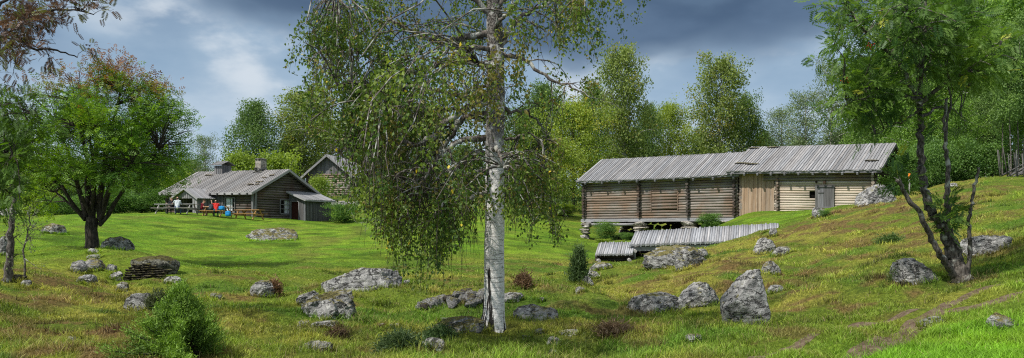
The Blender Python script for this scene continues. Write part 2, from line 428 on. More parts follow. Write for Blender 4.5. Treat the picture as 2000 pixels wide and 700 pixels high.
# ---------------------------------------------------------------- terrain
# (photo column, photo row, metres away, lawn 0..1, dryness 0..1)
CT = [
 (-500,700,7,0,.6),(0,700,9,0,.6),(350,700,9,0,.5),(700,700,9,0,.5),(1000,700,9.5,0,.4),(1250,700,9,0,.4),(1500,700,8,.2,.3),(1750,700,7.4,.7,.1),(2000,700,7,.8,.1),(2400,660,7,.6,.2),
 (0,760,6,0,.5),(1000,800,6,0,.5),(2000,800,5,.6,.2),(1000,1030,4,0,.5),(0,950,4,0,.5),(2000,950,4,.5,.3),(3000,800,4,.5,.3),(-1000,1000,4,0,.5),
 (-400,600,13,0,.6),(0,560,16,0,.6),(300,610,15,0,.7),(120,640,13,0,.8),(450,640,13,0,.5),(640,625,15,0,.4),(800,640,13,0,.5),(963,640,13,0,.5),(1100,640,12.5,0,.5),(1250,640,11.5,0,.5),
 (700,568,20,.1,.4),(510,580,19,.1,.4),(600,600,17,.1,.4),(880,605,17,.1,.5),(1060,630,14,0,.4),(1100,600,16,.1,.5),(1170,590,16.5,.1,.6),
 (215,545,21,.2,.5),(215,503,22.8,.5,.2),(300,545,21,.15,.4),(300,506,23,.6,.2),(120,520,21.5,.4,.4),(400,560,20,.05,.35),(60,500,25,.5,.3),(180,485,27,.7,.15),(-100,500,27,.4,.3),(-500,480,26,.3,.4),
 (100,455,35,.9,.1),(60,432,45,.95,.05),(-150,425,46,.8,.1),(180,420,52,1,0),(300,419,58,1,0),(400,421,60,1,0),(500,429,61.5,1,0),(580,434,63.5,1,0),(640,438,66,1,.1),(330,416,70,1,0),(460,414,72,1,.1),(560,420,73,1,.1),(180,422,66,.6,.2),(0,428,60,.5,.3),
 (300,470,38,1,0),(450,470,42,1,0),(600,470,43,1,.05),(300,510,28.5,.7,.15),(420,520,28,.5,.25),(560,530,26,.45,.3),(240,492,27.5,.7,.2),
 (690,445,62,.8,.3),(640,500,33,.9,.15),(720,480,40,.85,.3),(700,415,76,.5,.3),(650,384,88,.3,.5),(560,392,100,.2,.5),(740,390,88,.5,.3),(760,430,60,.8,.2),
 (860,520,28,.35,.35),(860,470,42,.7,.2),(900,430,58,.7,.2),(960,400,80,.5,.3),(1060,480,42,.7,.2),(1060,520,28,.4,.35),(1060,560,20,.2,.5),(1100,450,55,.8,.2),(1100,425,72,.5,.3),
 (1150,471,54,.5,.2),(1180,500,40,.7,.2),(1130,530,27,.4,.4),(1250,466,52,.3,.2),(1345,458,50.5,.3,.2),(1280,458,57,.1,.2),(1400,445,53,.1,.2),(1300,462,43,.5,.2),
 (1165,560,21,.2,.5),(1165,530,26,.2,.5),(1200,519,30.2,.1,.5),(1240,515,30.6,.1,.5),(1290,508,30.8,.1,.4),(1205,512,32.8,.1,.5),(1250,506,33.2,.1,.5),(1350,492,31,.1,.4),(1435,480,31.2,.1,.5),(1512,457,31.8,.1,.5),(1350,482,35,.2,.3),(1450,460,35.5,.3,.3),(1520,444,36,.3,.3),(1380,468,37.5,.5,.2),
 (1415,440,47.5,.9,.05),(1450,421,48.3,1,0),(1520,413,47.2,1,0),(1580,410,46.4,.9,.1),(1480,430,42,1,0),(1560,421,40,.9,.1),(1640,405,46,.4,.4),(1710,398,44.5,.2,.5),(1450,418,55,.5,.3),(1620,402,54,.4,.4),
 (1590,432,33,.1,.6),(1640,416,33.5,.1,.6),(1680,407,34,.1,.7),(1765,388,34.5,.1,.7),(1830,368,36,.2,.5),(1900,356,37,.3,.4),(2000,347,37,.35,.4),(2150,335,37,.35,.4),(2400,320,36,.3,.4),
 (1300,600,16,0,.5),(1400,540,20,0,.7),(1330,526,24,0,.7),(1465,635,12.5,.1,.4),(1400,495,27.5,0,.6),(1500,480,26,0,.6),(1600,500,22,.1,.5),(1600,560,15.5,.1,.6),(1700,450,25,.1,.7),(1800,450,22,.15,.6),(1700,520,18,.2,.5),(1870,546,13.5,.2,.5),(1800,545,14,.2,.5),(1950,490,17,.2,.6),(1900,420,24,.3,.5),(2000,420,23,.3,.4),(2000,480,16,.3,.5),
 (1800,600,11,.3,.4),(1600,645,10,.3,.3),(1450,670,9.5,.1,.4),(2000,550,11.5,.6,.3),(2000,610,9,.8,.1),(2200,520,11.5,.5,.3),(2500,450,12,.3,.3),(2400,380,22,.3,.4),
 (1900,352,52,.1,.4),(2000,335,52,.1,.4),(1760,385,50,.1,.4),(1700,390,62,.1,.4),(2300,310,55,.1,.4),(2000,330,90,0,.4),(1600,390,80,0,.4),(1300,420,80,.1,.3),(1000,385,110,.2,.3),(600,375,130,0,.3),(200,415,100,0,.3),(-300,420,90,0,.3),(-600,430,60,0,.3),(2600,280,80,0,.3),
 (0,395,300,0,.3),(700,370,300,0,.3),(1400,370,300,0,.3),(2000,330,300,0,.3),(3200,330,300,0,.3),(-1200,400,300,0,.3),
 (0,400,900,0,.3),(1000,390,900,0,.3),(2000,380,900,0,.3),(3200,390,900,0,.3),(-1200,410,900,0,.3),
]
CT = np.array(CT, float)
def uvof(X, Y):
    Y = np.maximum(Y, 2.0)
    return np.stack([X / Y, .62 * np.log(Y)], -1)
_cx = (CT[:, 0] - CX) / F * CT[:, 2]
_cz = CAMZ + (HZ - CT[:, 1]) / F * CT[:, 2]
_cuv = uvof(_cx, CT[:, 2])
def _phi(r2): return np.where(r2 > 1e-14, .5 * r2 * np.log(np.maximum(r2, 1e-14)), 0)
def _fit(vals, lam=2e-4):
    n = len(vals)
    d2 = ((_cuv[:, None] - _cuv[None]) ** 2).sum(-1)
    A = np.zeros((n + 3, n + 3)); A[:n, :n] = _phi(d2) + lam * np.eye(n)
    A[:n, n] = 1; A[:n, n + 1:] = _cuv; A[n, :n] = 1; A[n + 1:, :n] = _cuv.T
    return np.linalg.solve(A, np.concatenate([vals, np.zeros(3)]))
# fit the drop below / rise above eye level as an angle: even weight near and far
_wz = _fit((_cz - CAMZ) / CT[:, 2]); _wl = _fit(CT[:, 3], 2e-3); _wd = _fit(CT[:, 4], 2e-3)
def _ev(w, X, Y):
    X = np.asarray(X, float); sh = X.shape
    q = uvof(X.ravel(), np.asarray(Y, float).ravel()); out = np.empty(len(q))
    for a in range(0, len(q), 40000):
        b = q[a:a + 40000]
        d2 = ((b[:, None] - _cuv[None]) ** 2).sum(-1)
        out[a:a + 40000] = _phi(d2) @ w[:-3] + w[-3] + b @ w[-2:]
    return out.reshape(sh)
# the three fields are tabled once on a grid and read back bilinearly
_GU = np.linspace(-2.3, 2.3, 461); _GV = np.linspace(.62 * math.log(2.0), .62 * math.log(1700), 420)
def _table(w):
    U, V = np.meshgrid(_GU, _GV); Y = np.exp(V / .62)
    return _ev(w, U * Y, Y)
_TZ, _TL, _TD = _table(_wz), _table(_wl), _table(_wd)
def _rd(T, X, Y):
    q = uvof(np.asarray(X, float), np.asarray(Y, float))
    a = np.clip((q[..., 0] - _GU[0]) / (_GU[1] - _GU[0]), 0, len(_GU) - 1.001); b = np.clip((q[..., 1] - _GV[0]) / (_GV[1] - _GV[0]), 0, len(_GV) - 1.001)
    i, j = a.astype(int), b.astype(int); fa, fb = a - i, b - j
    return (T[j, i] * (1 - fa) + T[j, i + 1] * fa) * (1 - fb) + (T[j + 1, i] * (1 - fa) + T[j + 1, i + 1] * fa) * fb
def lawn(X, Y): return np.clip(_rd(_TL, X, Y) + .25 * fbm(np.asarray(X) * .35, np.asarray(Y) * .35, seed=5, octv=3), 0, 1)
def dryness(X, Y): return np.clip(_rd(_TD, X, Y) + .42 * fbm(np.asarray(X) * .45, np.asarray(Y) * .45, seed=9, octv=4), 0, 1)

# cart track: two wheel ruts climbing across the foreground slope
RUT = [[(1440,712),(1560,664),(1680,628),(1780,600),(1890,572),(2010,545),(2120,520)],
       [(1590,722),(1700,668),(1790,628),(1880,598),(2010,566),(2120,540)]]

def base_h(X, Y):
    Yc = np.maximum(np.asarray(Y, float), 2.0)
    return CAMZ + _rd(_TZ, X, Yc) * Yc
_lump = {}
def height(X, Y, lw=None):
    X = np.asarray(X, float); Y = np.asarray(Y, float)
    lw = lawn(X, Y) if lw is None else lw
    rough = 1 - .75 * lw
    z = base_h(X, Y)
    fade = np.clip(1.2 - Y / 90, 0, 1)
    z = z + fade * ((.10 + .16 * rough) * fbm(X * .42, Y * .42, seed=2, octv=3) + rough * (.12 * fbm(X * 1.7, Y * 1.7, seed=3, octv=3)))
    return z

def hit(px, py, y0=5.0, y1=130.0):
    """first ground point under the photo pixel (px,py)"""
    Y = np.exp(np.linspace(math.log(y0), math.log(y1), 700))
    X = (px - CX) / F * Y
    ray = CAMZ + (HZ - py) / F * Y
    g = height(X, Y) - ray
    i = int(np.argmax(g >= 0))
    if g[i] < 0: i = len(Y) - 1
    if i > 0:
        a, b = g[i - 1], g[i]; t = a / (a - b) if a != b else 0
        Yh = Y[i - 1] + t * (Y[i] - Y[i - 1])
    else: Yh = Y[i]
    return np.array(((px - CX) / F * Yh, Yh, float(height(np.array([(px - CX) / F * Yh]), np.array([Yh]))[0])))
def gz(X, Y): return float(height(np.array([float(X)]), np.array([float(Y)]))[0])
def ground(X, Y): return np.array((X, Y, gz(X, Y)))

def rut_lines():
    out = []
    for r in RUT:
        pts = [hit(px, py, 4.0) for px, py in r]
        out.append(np.array(pts))
    return out
RUTW = rut_lines()
def rut_dist(X, Y):
    d = np.full(np.shape(X), 99.0)
    for L in RUTW:
        for a, b in zip(L[:-1], L[1:]):
            ab = b[:2] - a[:2]; l2 = ab @ ab
            t = np.clip(((X - a[0]) * ab[0] + (Y - a[1]) * ab[1]) / l2, 0, 1)
            d = np.minimum(d, np.hypot(X - a[0] - t * ab[0], Y - a[1] - t * ab[1]))
    return d

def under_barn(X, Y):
    """mask under the raised barn floor, whose shade is painted into the ground colour"""
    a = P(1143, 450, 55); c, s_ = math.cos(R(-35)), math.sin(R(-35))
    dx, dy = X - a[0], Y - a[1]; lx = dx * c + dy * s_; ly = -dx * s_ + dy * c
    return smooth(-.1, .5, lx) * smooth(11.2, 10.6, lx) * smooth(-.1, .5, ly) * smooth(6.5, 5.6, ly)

def grass_colour(X, Y, lw, dr, jit):
    """albedo of the sward at a place: mown lawn, rough pasture, dead straw and heath"""
    n = len(X)
    g_l = np.array((.185, .37, .026)); g_l2 = np.array((.31, .49, .04))
    g_r = np.array((.21, .30, .036)); g_y = np.array((.40, .40, .075)); g_b = np.array((.27, .18, .08)); g_d = np.array((.075, .13, .02))
    a = fbm(X * .8, Y * .8, seed=21, octv=3)[:, None]; b = fbm(X * 2.7, Y * 2.7, seed=22, octv=3)[:, None]
    c = fbm(X * .23, Y * .23, seed=23, octv=3)[:, None]
    lawnc = g_l + (g_l2 - g_l) * smooth(-.5, .5, a + .5 * c)
    pt = np.exp(-(np.abs((X + 9.6) + (Y - 44) * .18 + 1.2 * np.sin(Y * .22)) / .55) ** 2)[:, None] * (smooth(66, 60, Y) * smooth(26, 32, Y))[:, None]
    wl = fbm(X * .5 + 40, Y * .5, seed=25, octv=4)[:, None]
    lawnc = lawnc + (np.array((.27, .30, .06)) - lawnc) * np.clip(.6 * smooth(.1, .5, wl) + .6 * pt, 0, .8)
    lawnc = lawnc * (1 - .42 * smooth(.1, .45, -wl)) * (1 + .42 * b)
    rough = g_r + (g_y - g_r) * smooth(-.25, .55, a + .8 * (dr[:, None] - .45))
    rough = rough + (g_b - rough) * (.9 * smooth(.1, .5, b * .8 + 1.0 * (dr[:, None] - .55)))
    rough = rough + (np.array((.13, .26, .03)) - rough) * (.8 * smooth(.08, .4, fbm(X * .55 + 9, Y * .8, seed=61, octv=3)[:, None] - .5 * (dr[:, None] - .5)))
    rough = rough + (np.array((.24, .15, .07)) - rough) * (.6 * smooth(.2, .45, fbm(X * 1.2, Y * 1.9 + 20, seed=62, octv=3)[:, None] + .45 * (dr[:, None] - .5)))
    rough = rough + (g_d - rough) * (.6 * smooth(.2, .6, c * .6 - b * .5))
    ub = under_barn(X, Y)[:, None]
    rough = rough * (1 - ub) + np.array((.03, .026, .018)) * ub  # dark tone stands for the shade beneath the barn
    k = smooth(.25, .75, lw)[:, None] * (1 - ub)
    col = rough + (lawnc - rough) * k
    return np.clip(col * (1 + jit[:, None]), .01, .9)

def make_ground():
    us = np.concatenate([np.linspace(-2.2, -.72, 40, endpoint=False), np.linspace(-.72, .72, 620), np.linspace(.72, 2.2, 41)[1:]])
    vs = np.concatenate([np.exp(np.linspace(math.log(2.5), math.log(6.5), 20, endpoint=False)),
                         np.exp(np.linspace(math.log(6.5), math.log(110), 420, endpoint=False)), np.exp(np.linspace(math.log(110), math.log(1600), 40))])
    U, Yg = np.meshgrid(us, vs); Xg = U * Yg
    X = Xg.ravel(); Y = Yg.ravel()
    lw = lawn(X, Y); Z = height(X, Y, lw)
    rd = rut_dist(X, Y)
    Z -= .05 * smooth(.42, .12, rd)
    dr = dryness(X, Y)
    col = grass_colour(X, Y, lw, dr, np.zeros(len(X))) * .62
    nr, nc = U.shape
    i = (np.arange(nr - 1)[:, None] * nc + np.arange(nc - 1)[None]).ravel()
    f = np.stack([i, i + 1, i + nc + 1, i + nc], -1)
    T = NT('turf_soil')
    obj = T.t.nodes.new('ShaderNodeTexCoord').outputs['Object']
    n1 = T.noise(obj, 14, 6, .7); n2 = T.noise(obj, 3.1, 5, .6); n3 = T.noise(obj, 55, 3, .7)
    c = T.mix(T.step(n1, .35, .7), T.mix(1, T.attr(), (.45, .5, .4), 'MULTIPLY'), T.mix(1, T.attr(), (1.25, 1.2, 1.1), 'MULTIPLY'))
    c = T.mix(T.math('MULTIPLY', T.step(n3, .5, .68), .45), c, (.05, .045, .02))
    T.principled(c, .95, T.bump(T.math('ADD', n1, T.math('MULTIPLY', n3, .5)), .8, .06), .1)
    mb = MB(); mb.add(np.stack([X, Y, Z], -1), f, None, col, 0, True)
    o = mb.build('ground', T.m); tag(o, kind='structure')
make_ground()

def make_path():
    """bare soil showing in the two ruts, draped a little above the turf"""
    T = NT('trodden_soil')
    obj = T.t.nodes.new('ShaderNodeTexCoord').outputs['Object']
    n1 = T.noise(obj, 9, 6, .7); n3 = T.noise(obj, 60, 3, .7)
    c = T.mix(T.step(n1, .35, .68), (.11, .075, .05), (.24, .19, .13))
    c = T.mix(T.math('MULTIPLY', T.step(n3, .52, .7), .6), c, (.05, .04, .025))
    T.principled(c, .95, T.bump(T.math('ADD', n1, n3), .8, .04), .1)
    mb = MB()
    for q, L in enumerate(RUTW):
        tt = np.linspace(0, len(L) - 1, 260)
        cx = np.interp(tt, np.arange(len(L)), L[:, 0]); cy = np.interp(tt, np.arange(len(L)), L[:, 1])
        tx = np.gradient(cx); ty = np.gradient(cy); l = np.hypot(tx, ty); nx, ny = -ty / l, tx / l
        wl = .12 + .10 * fbm(tt * 1.6, tt * 0 + q, seed=31, octv=3); wr = .12 + .10 * fbm(tt * 1.6, tt * 0 + 5 + q, seed=33, octv=3)
        cols = []
        for s in np.linspace(-1, 1, 7):
            w = np.where(s < 0, wl, wr) * s
            x = cx + nx * w; y = cy + ny * w
            z = height(x, y) - .05 * smooth(.42, .12, rut_dist(x, y)) + .006 - .004 * abs(s)
            cols.append(np.stack([x, y, z], -1))
        V = np.stack(cols, 1).reshape(-1, 3); k = 7
        i = (np.arange(259)[:, None] * k + np.arange(k - 1)[None]).ravel()
        mb.add(V, np.stack([i, i + k, i + k + 1, i + 1], -1), None, (1, 1, 1), 0, True)
    tag(mb.build('path', T.m), kind='structure')
make_path()

def blades(name, X, Y, Z, h, w, col, rs, kindlabel, lean=.8, parts=2):
    n = len(X)
    az = rs.uniform(0, 2 * math.pi, n); ln = lean * np.abs(rs.standard_normal(n)) * h
    bx, by = np.cos(az), np.sin(az)
    sx, sy = -by, bx
    rot = rs.uniform(0, math.pi, n); sx, sy = np.cos(rot), np.sin(rot)
    b = np.stack([X, Y, Z - .01], -1); s = np.stack([sx, sy, np.zeros(n)], -1) * (w / 2)[:, None]
    m = b + np.stack([bx * ln * .35, by * ln * .35, h * .6], -1)
    t = b + np.stack([bx * ln, by * ln, h], -1)
    V = np.stack([b - s, b + s, m + s * .75, m - s * .75, t], 1).reshape(-1, 3)
    i = np.arange(n)[:, None] * 5
    C = np.stack([col * .5, col * .5, col, col, col * 1.3], 1).reshape(-1, 3)  # root shade and tip highlight are put into the blade colour
    mb = MB()
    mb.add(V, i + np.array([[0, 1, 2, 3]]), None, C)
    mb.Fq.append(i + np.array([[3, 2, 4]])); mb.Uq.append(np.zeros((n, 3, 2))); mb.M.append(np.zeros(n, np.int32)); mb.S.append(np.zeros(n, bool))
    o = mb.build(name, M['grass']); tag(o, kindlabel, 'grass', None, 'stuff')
    return o

def make_grass():
    rs = np.random.default_rng(77)
    N = 620000
    u = rs.uniform(-.70, .70, N)
    # more blades where a metre of ground takes more of the view
    q = rs.uniform(0, 1, N); a, b, p = 6.3, 74.0, -.55
    Y = (a ** p + q * (b ** p - a ** p)) ** (1 / p)
    X = u * Y
    lw = lawn(X, Y); dr = dryness(X, Y)
    tus = fbm(X * 2.1, Y * 2.1, seed=41, octv=3)
    keep = rs.uniform(0, 1, N) < np.clip(.55 + .9 * tus + .35 * lw, .12, 1)
    rd = rut_dist(X, Y); keep &= under_barn(X, Y) < .5; keep &= ~((rd < .2) & (rs.uniform(0, 1, N) < .85))
    for (rx, ry, a, b) in ROCKS: keep &= ((X - rx) / a) ** 2 + ((Y - ry) / b) ** 2 > .72
    X, Y, lw, dr, tus, rd = (k[keep] for k in (X, Y, lw, dr, tus, rd))
    # longer grass left standing round the stones
    ex = []
    for (rx, ry, a, b) in ROCKS:
        m = int(min(900, 90 + 520 * (a + b))); th = rs.uniform(0, 6.28, m); rr = 1 + np.abs(rs.normal(0, .10, m)) + rs.uniform(-.12, .02, m)
        ex.append(np.stack([rx + a * rr * np.cos(th), ry + b * rr * np.sin(th)], -1))
    nt = 900; ut = rs.uniform(-.68, .68, nt); qt = rs.uniform(0, 1, nt); Yt = (7. ** -.4 + qt * (34. ** -.4 - 7. ** -.4)) ** (1 / -.4); Xt = ut * Yt
    okt = (lawn(Xt, Yt) < .35) & (rut_dist(Xt, Yt) > .5); Xt, Yt = Xt[okt], Yt[okt]; ntus = 0
    for tx, ty in zip(Xt, Yt):
        m = rs.integers(50, 110); rr_ = rs.uniform(.05, .16); q_ = rs.normal(0, rr_, (m, 2)); ex.append(np.stack([tx + q_[:, 0] * 1.5, ty + q_[:, 1]], -1)); ntus += m
    tone_t = np.repeat(0, 0)
    ex = np.concatenate(ex); n0 = len(X)
    X = np.concatenate([X, ex[:, 0]]); Y = np.concatenate([Y, ex[:, 1]]); lw = np.concatenate([lw, lawn(ex[:, 0], ex[:, 1])]); dr = np.concatenate([dr, dryness(ex[:, 0], ex[:, 1])]); tus = np.concatenate([tus, np.full(len(ex), .5)]); rd = np.concatenate([rd, np.full(len(ex), 9.)])
    Z = height(X, Y, lw) - .05 * smooth(.42, .12, rd)
    n = len(X)
    jit = rs.normal(0, .26, n)
    col = grass_colour(X, Y, lw, dr, jit)
    col[n - ntus:] *= (.42 + .9 * np.clip(.5 + 1.4 * vnoise(X[n - ntus:] * 1.1, Y[n - ntus:] * 1.1, None, 57), 0, 1))[:, None]
    straw = rs.uniform(0, 1, n) < .06 * (1 - lw)
    col[straw] = np.array((.36, .30, .13)) * rs.uniform(.7, 1.2, (straw.sum(), 1))
    k = smooth(.3, .75, lw)
    far = smooth(26, 12, Y)
    hgt = (1 - k) * (.028 + .045 * np.clip(tus + .2, 0, 1) + .014 * far * (dr < .6)) + k * (.028 + .06 * smooth(16, 9, Y))
    hgt[n0:] = rs.uniform(.07, .15, n - n0); hgt[n - ntus:] *= .95; hgt = hgt * rs.uniform(.55, 1.35, n)
    wid = np.maximum(.0065, Y * .00075) * rs.uniform(.7, 1.3, n)
    L = (k > .5)
    for sel, nm, lab in ((L, 'lawn_grass', 'short bright green grass on the mown mound and track verge'), (~L, 'pasture_grass', 'tussocky yellow-green and brown pasture grass on the rough slopes')):
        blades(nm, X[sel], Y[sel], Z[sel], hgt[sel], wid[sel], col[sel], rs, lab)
# ---------------------------------------------------------------- buildings
rb = random.Random(5)
def tint(a=.82, b=1.15, hue=.03):
    k = rb.uniform(a, b); h = rb.uniform(-hue, hue)
    return (k * (1 + h), k, k * (1 - h))

def log_wall(mb, a, b, z0, z1, dia, proj=.22, skip=(), inward=(0, 0, 0), tn=(.75, 1.2), mats=None):
    """stack of round logs from a to b (xy), with gaps for openings: skip = [(s0,s1,za,zb)] along the wall"""
    a = np.array(a, float); b = np.array(b, float); L = np.linalg.norm(b - a); d = (b - a) / L
    n = max(1, int(round((z1 - z0) / dia))); dz = (z1 - z0) / n
    for i in range(n):
        zc = z0 + (i + .5) * dz
        spans = [(-proj * rb.uniform(.75, 1.1), L + proj * rb.uniform(.75, 1.1))]
        for (s0, s1, za, zb) in skip:
            if za < zc < zb:
                new = []
                for (p, q) in spans:
                    if q <= s0 or p >= s1: new.append((p, q))
                    else:
                        if p < s0: new.append((p, s0))
                        if q > s1: new.append((s1, q))
                spans = new
        tc = tint(*tn)
        m = 0 if mats is None else mats(zc)
        for (p, q) in spans:
            if q - p < .05: continue
            m_n = max(2, int((q - p) / 1.2) + 1)
            ss = np.linspace(p, q, m_n)
            off = [rb.uniform(-.012, .012) for _ in ss]; offz = [rb.uniform(-.012, .012) for _ in ss]
            pts = [(a[0] + d[0] * s_ - d[1] * o_, a[1] + d[1] * s_ + d[0] * o_, zc + oz) for s_, o_, oz in zip(ss, off, offz)]
            r = dz * .54
            mb.tube(pts, [r * rb.uniform(.92, 1.06) for _ in ss], 9, tc, m)

def board_roof(mb, e0, e1, r0, r1, bw, th=.035, tn=(.8, 1.15), ragged=.05, round_=False, lift=.012, sag=0.0):
    """boards laid up the slope, eave corner e0..e1 to ridge r0..r1, every board its own strip"""
    e0, e1, r0, r1 = (np.asarray(x, float) for x in (e0, e1, r0, r1))
    L = np.linalg.norm(e1 - e0); n = int(L / bw)
    up = np.cross(e1 - e0, r0 - e0); up /= np.linalg.norm(up)
    if up[2] < 0: up = -up
    for layer in (0, 1):
        for i in range(n + 1 - layer):
            t = (i + .5 * layer) / n if layer else i / n
            t = min(max(t, bw * .4 / L), 1 - bw * .4 / L)
            E = e0 + (e1 - e0) * t; Rg = r0 + (r1 - r0) * t
            s = -sag * math.sin(math.pi * t)
            d = (Rg - E); d /= np.linalg.norm(d)
            E = E - d * (rb.uniform(0, ragged) + (0 if layer else .02)) + np.array((0, 0, s)); Rg = Rg + d * rb.uniform(-ragged * .4, ragged * .8) + np.array((0, 0, s))
            o = up * (layer * th + rb.uniform(0, lift))
            w = bw * (.62 if layer else .92) * rb.uniform(.88, 1.08)
            if round_:
                mb.tube([E + o, (E + Rg) / 2 + o, Rg + o], w * .55, 8, tint(*tn), 0)
            else:
                mb.beam(E + o, Rg + o, w, th, up, tint(*tn))

def upright_boards(mb, a, b, z0, z1, bw, th=.03, tn=(.75, 1.15), skip=(), ztop=None, double=True):
    a = np.array(a, float); b = np.array(b, float); L = np.linalg.norm(b - a); d = (b - a) / L; nrm = np.array((d[1], -d[0]))
    n = max(1, int(L / bw))
    for i in range(n):
        s = (i + .5) * L / n
        top = z1 if ztop is None else ztop(s)
        if top - z0 < .04: continue
        p = a + d * s + nrm * (th if i % 2 and double else 0)
        segs = [(z0, top)]
        for (s0, s1, za, zb) in skip:
            if s0 < s < s1:
                segs = [q for (lo, hi) in segs for q in ((lo, min(hi, za)), (max(lo, zb), hi)) if q[1] - q[0] > .03]
        for lo, hi in segs:
            w = L / n * (1.12 if i % 2 else .98)
            mb.beam((p[0], p[1], lo - rb.uniform(0, .03)), (p[0], p[1], hi), w, th, (nrm[0], nrm[1], 0), tint(*tn))

def gable_logs(mb, a, b, z0, apex_z, dia, proj=.0, tn=(.75, 1.2)):
    a = np.array(a, float); b = np.array(b, float); L = np.linalg.norm(b - a)
    n = max(1, int((apex_z - z0) / dia))
    for i in range(n):
        zc = z0 + (i + .5) * dia; h = L / 2 * (1 - (zc + dia * .3 - z0) / (apex_z - z0))
        if h < .15: continue
        c = (a + b) / 2; d = (b - a) / L
        p = c - d * h; q = c + d * h
        mb.tube([(*p, zc), (*c, zc), (*q, zc)], dia * .53, 9, tint(*tn))

def solid(mb, lo, hi):  mb.box(lo, hi)

def hay_barn():
    """long grey log barn standing on stone pillars"""
    o = empty('hay_barn', P(1143, 450, 55) * (1, 1, 0) + (0, 0, 0), R(-35), 'long silver-roofed log barn of three bays raised on stone pillars', 'barn')
    W, L = 5.8, 10.5
    z0, z1 = 2.36, 5.06
    er, rr = 4.93, 6.60
    mb = MB()
    xs = [0.0, 4.13, 7.5, 10.5]
    log_wall(mb, (0, 0), (L, 0), z0, z1, .168, .18, [(5.0, 6.75, 2.9, 4.12)])
    o_wall = mb.build('front_wall', M['grey_log'], o)
    # loading hatch: short planks closing the middle bay
    mb = MB()
    for i in range(6):
        z = 2.93 + i * .2; mb.tube([(4.99, -.01, z + .1), (5.9, -.015, z + .1), (6.76, -.01, z + .1)], .103, 9, tint(.75, 1.2))
    mb.build('hatch', M['grey_log'], o)
    mb = MB()
    for sx in (4.96, 6.79): mb.beam((sx, -.10, 2.86), (sx, -.10, 4.16), .05, .05, (0, 1, 0), (.8, .75, .7))
    mb.beam((4.935, -.10, 4.13), (6.815, -.10, 4.13), .05, .05, (0, 0, 1), (.5, .47, .45))
    mb.build('hatch_frame', M['grey_log'], kidname(o, 'hatch'))
    mb = MB(); log_wall(mb, (0, 0), (0, W), z0 + .1, z1, .208, .2); gable_logs(mb, (0, 0), (0, W), z1, rr - .1, .2); mb.build('gable_wall', M['grey_log'], o)
    mb = MB(); log_wall(mb, (0, W), (L, W), z0, z1, .208, .2); mb.build('rear_wall', M['grey_log'], o)
    # notched log ends of the cross walls, sticking out of the front
    for x in xs:
        mb = MB(); n = int((z1 - z0) / .208)
        for i in range(n):
            zc = z0 + .1 + (i + .5) * (z1 - z0 - .1) / n
            mb.tube([(x + rb.uniform(-.02, .02), -.32 - rb.uniform(0, .06), zc), (x, .5, zc)], .1 * rb.uniform(.85, 1.05), 8, tint(.45, .8))
        mb.build('corner_notching', M['dark_log'], o)
    mb = MB()
    mb.box((-.1, .12, z0 + .05), (L + .1, W - .12, z0 + .22)); mb.build('floor_deck', M['dark_board'], o)
    mb = MB(); mb.box((-.25, -.16, z0 - .2), (L + .25, .14, z0 - .005), (1.25, 1.25, 1.3)); mb.box((-.25, W - .14, z0 - .2), (L + .25, W + .14, z0 - .005))
    for x in (.1, 4.13, 7.5, 10.3): mb.beam((x, -.05, z0 - .1), (x, W, z0 - .1), .2, .19)
    mb.build('sill_beam', M['grey_board'], o)
    mb = MB(); mb.tube([(.35, -.1, 2.0), (2.0, -.08, 1.97), (3.75, -.1, 1.98)], .1, 8, (1.1, 1.1, 1.1)); mb.tube([(.45, .9, 2.06), (.45, -.5, 2.05)], .12, 9, (1, .95, .9)); mb.build('rail', M['grey_board'], o)
    # roof
    ov = .32
    mb = MB()
    e0, e1 = (-ov, -.55, er), (L + .9, -.55, er + .04); r0, r1 = (-ov + .02, W / 2, rr + .02), (L + .9, W / 2, rr - .02)
    board_roof(mb, e0, e1, r0, r1, .165, .035, (.78, 1.18), .09, sag=.06)
    board_roof(mb, (-ov, W + .55, er), (L + .9, W + .55, er), r0, r1, .3, .035, (.7, 1.1))
    roof = mb.build('roof', M['grey_board'], o)
    mb = MB(); mb.beam((-ov - .03, -.52, er - .07), (L + .4, -.52, er - .03), .05, .13, (0, 0, 1), (.8, .8, .82)); mb.build('eave_board', M['grey_board'], roof)
    for i in range(9):
        mb = MB(); x = .35 + i * 1.28
        mb.beam((x, -.66, er - .2), (x, W / 2, rr - .16), .11, .12, (0, 0, 1), (.7, .7, .72)); mb.build('rafter', M['grey_board'], roof)
    mb = MB(); mb.beam((-ov - .03, -.6, er - .06), (-ov - .03, W / 2, rr - .05), .05, .16); mb.build('barge_board', M['grey_board'], roof); mb = MB(); mb.beam((-ov - .03, W + .6, er - .06), (-ov - .03, W / 2, rr - .05), .05, .16); mb.build('barge_board', M['grey_board'], roof)
    mb = MB()
    for row in range(5):
        for k in range(17): rock_into(mb, (.2 + k * .62 + rb.uniform(-.08, .08) + (row % 2) * .3, W - .5 + rb.uniform(-.06, .06), .75 + row * .36), (.36, .28, .21), rb.randint(0, 9999), 2, 0, .9, tint(.6, 1.1))
    mb.build('added_dark_backing', M['stone_dark'], o)  # dark wall added at the back to darken the gap under the floor
    # stone pillars: each a column of rough flat stones
    for (x, y, zb, w) in ((.0, .05, .7, .62), (4.15, .05, .9, .85), (7.5, .05, 1.1, .85), (.1, W, .9, .7), (4.15, W, .9, .8), (7.5, W, 1.2, .8), (10.2, .1, 1.6, .8)):
        mb = MB(); z = zb
        while z < z0 - .22:
            h = min(rb.uniform(.17, .34), z0 - .2 - z) + .001
            if z0 - .2 - (z + h) < .08: h = z0 - .2 - z
            rock_into(mb, (x + rb.uniform(-.05, .05), y + rb.uniform(-.04, .04), z + h / 2), (w * rb.uniform(.58, .70), w * rb.uniform(.56, .66), h * .64), rb.randint(0, 9999), 3, rb.uniform(-.3, .3), .9, tint(.85, 1.25, .05))
            z += h
        mb.build('stone_pillar', M['stone_pillar'], o)
    return o

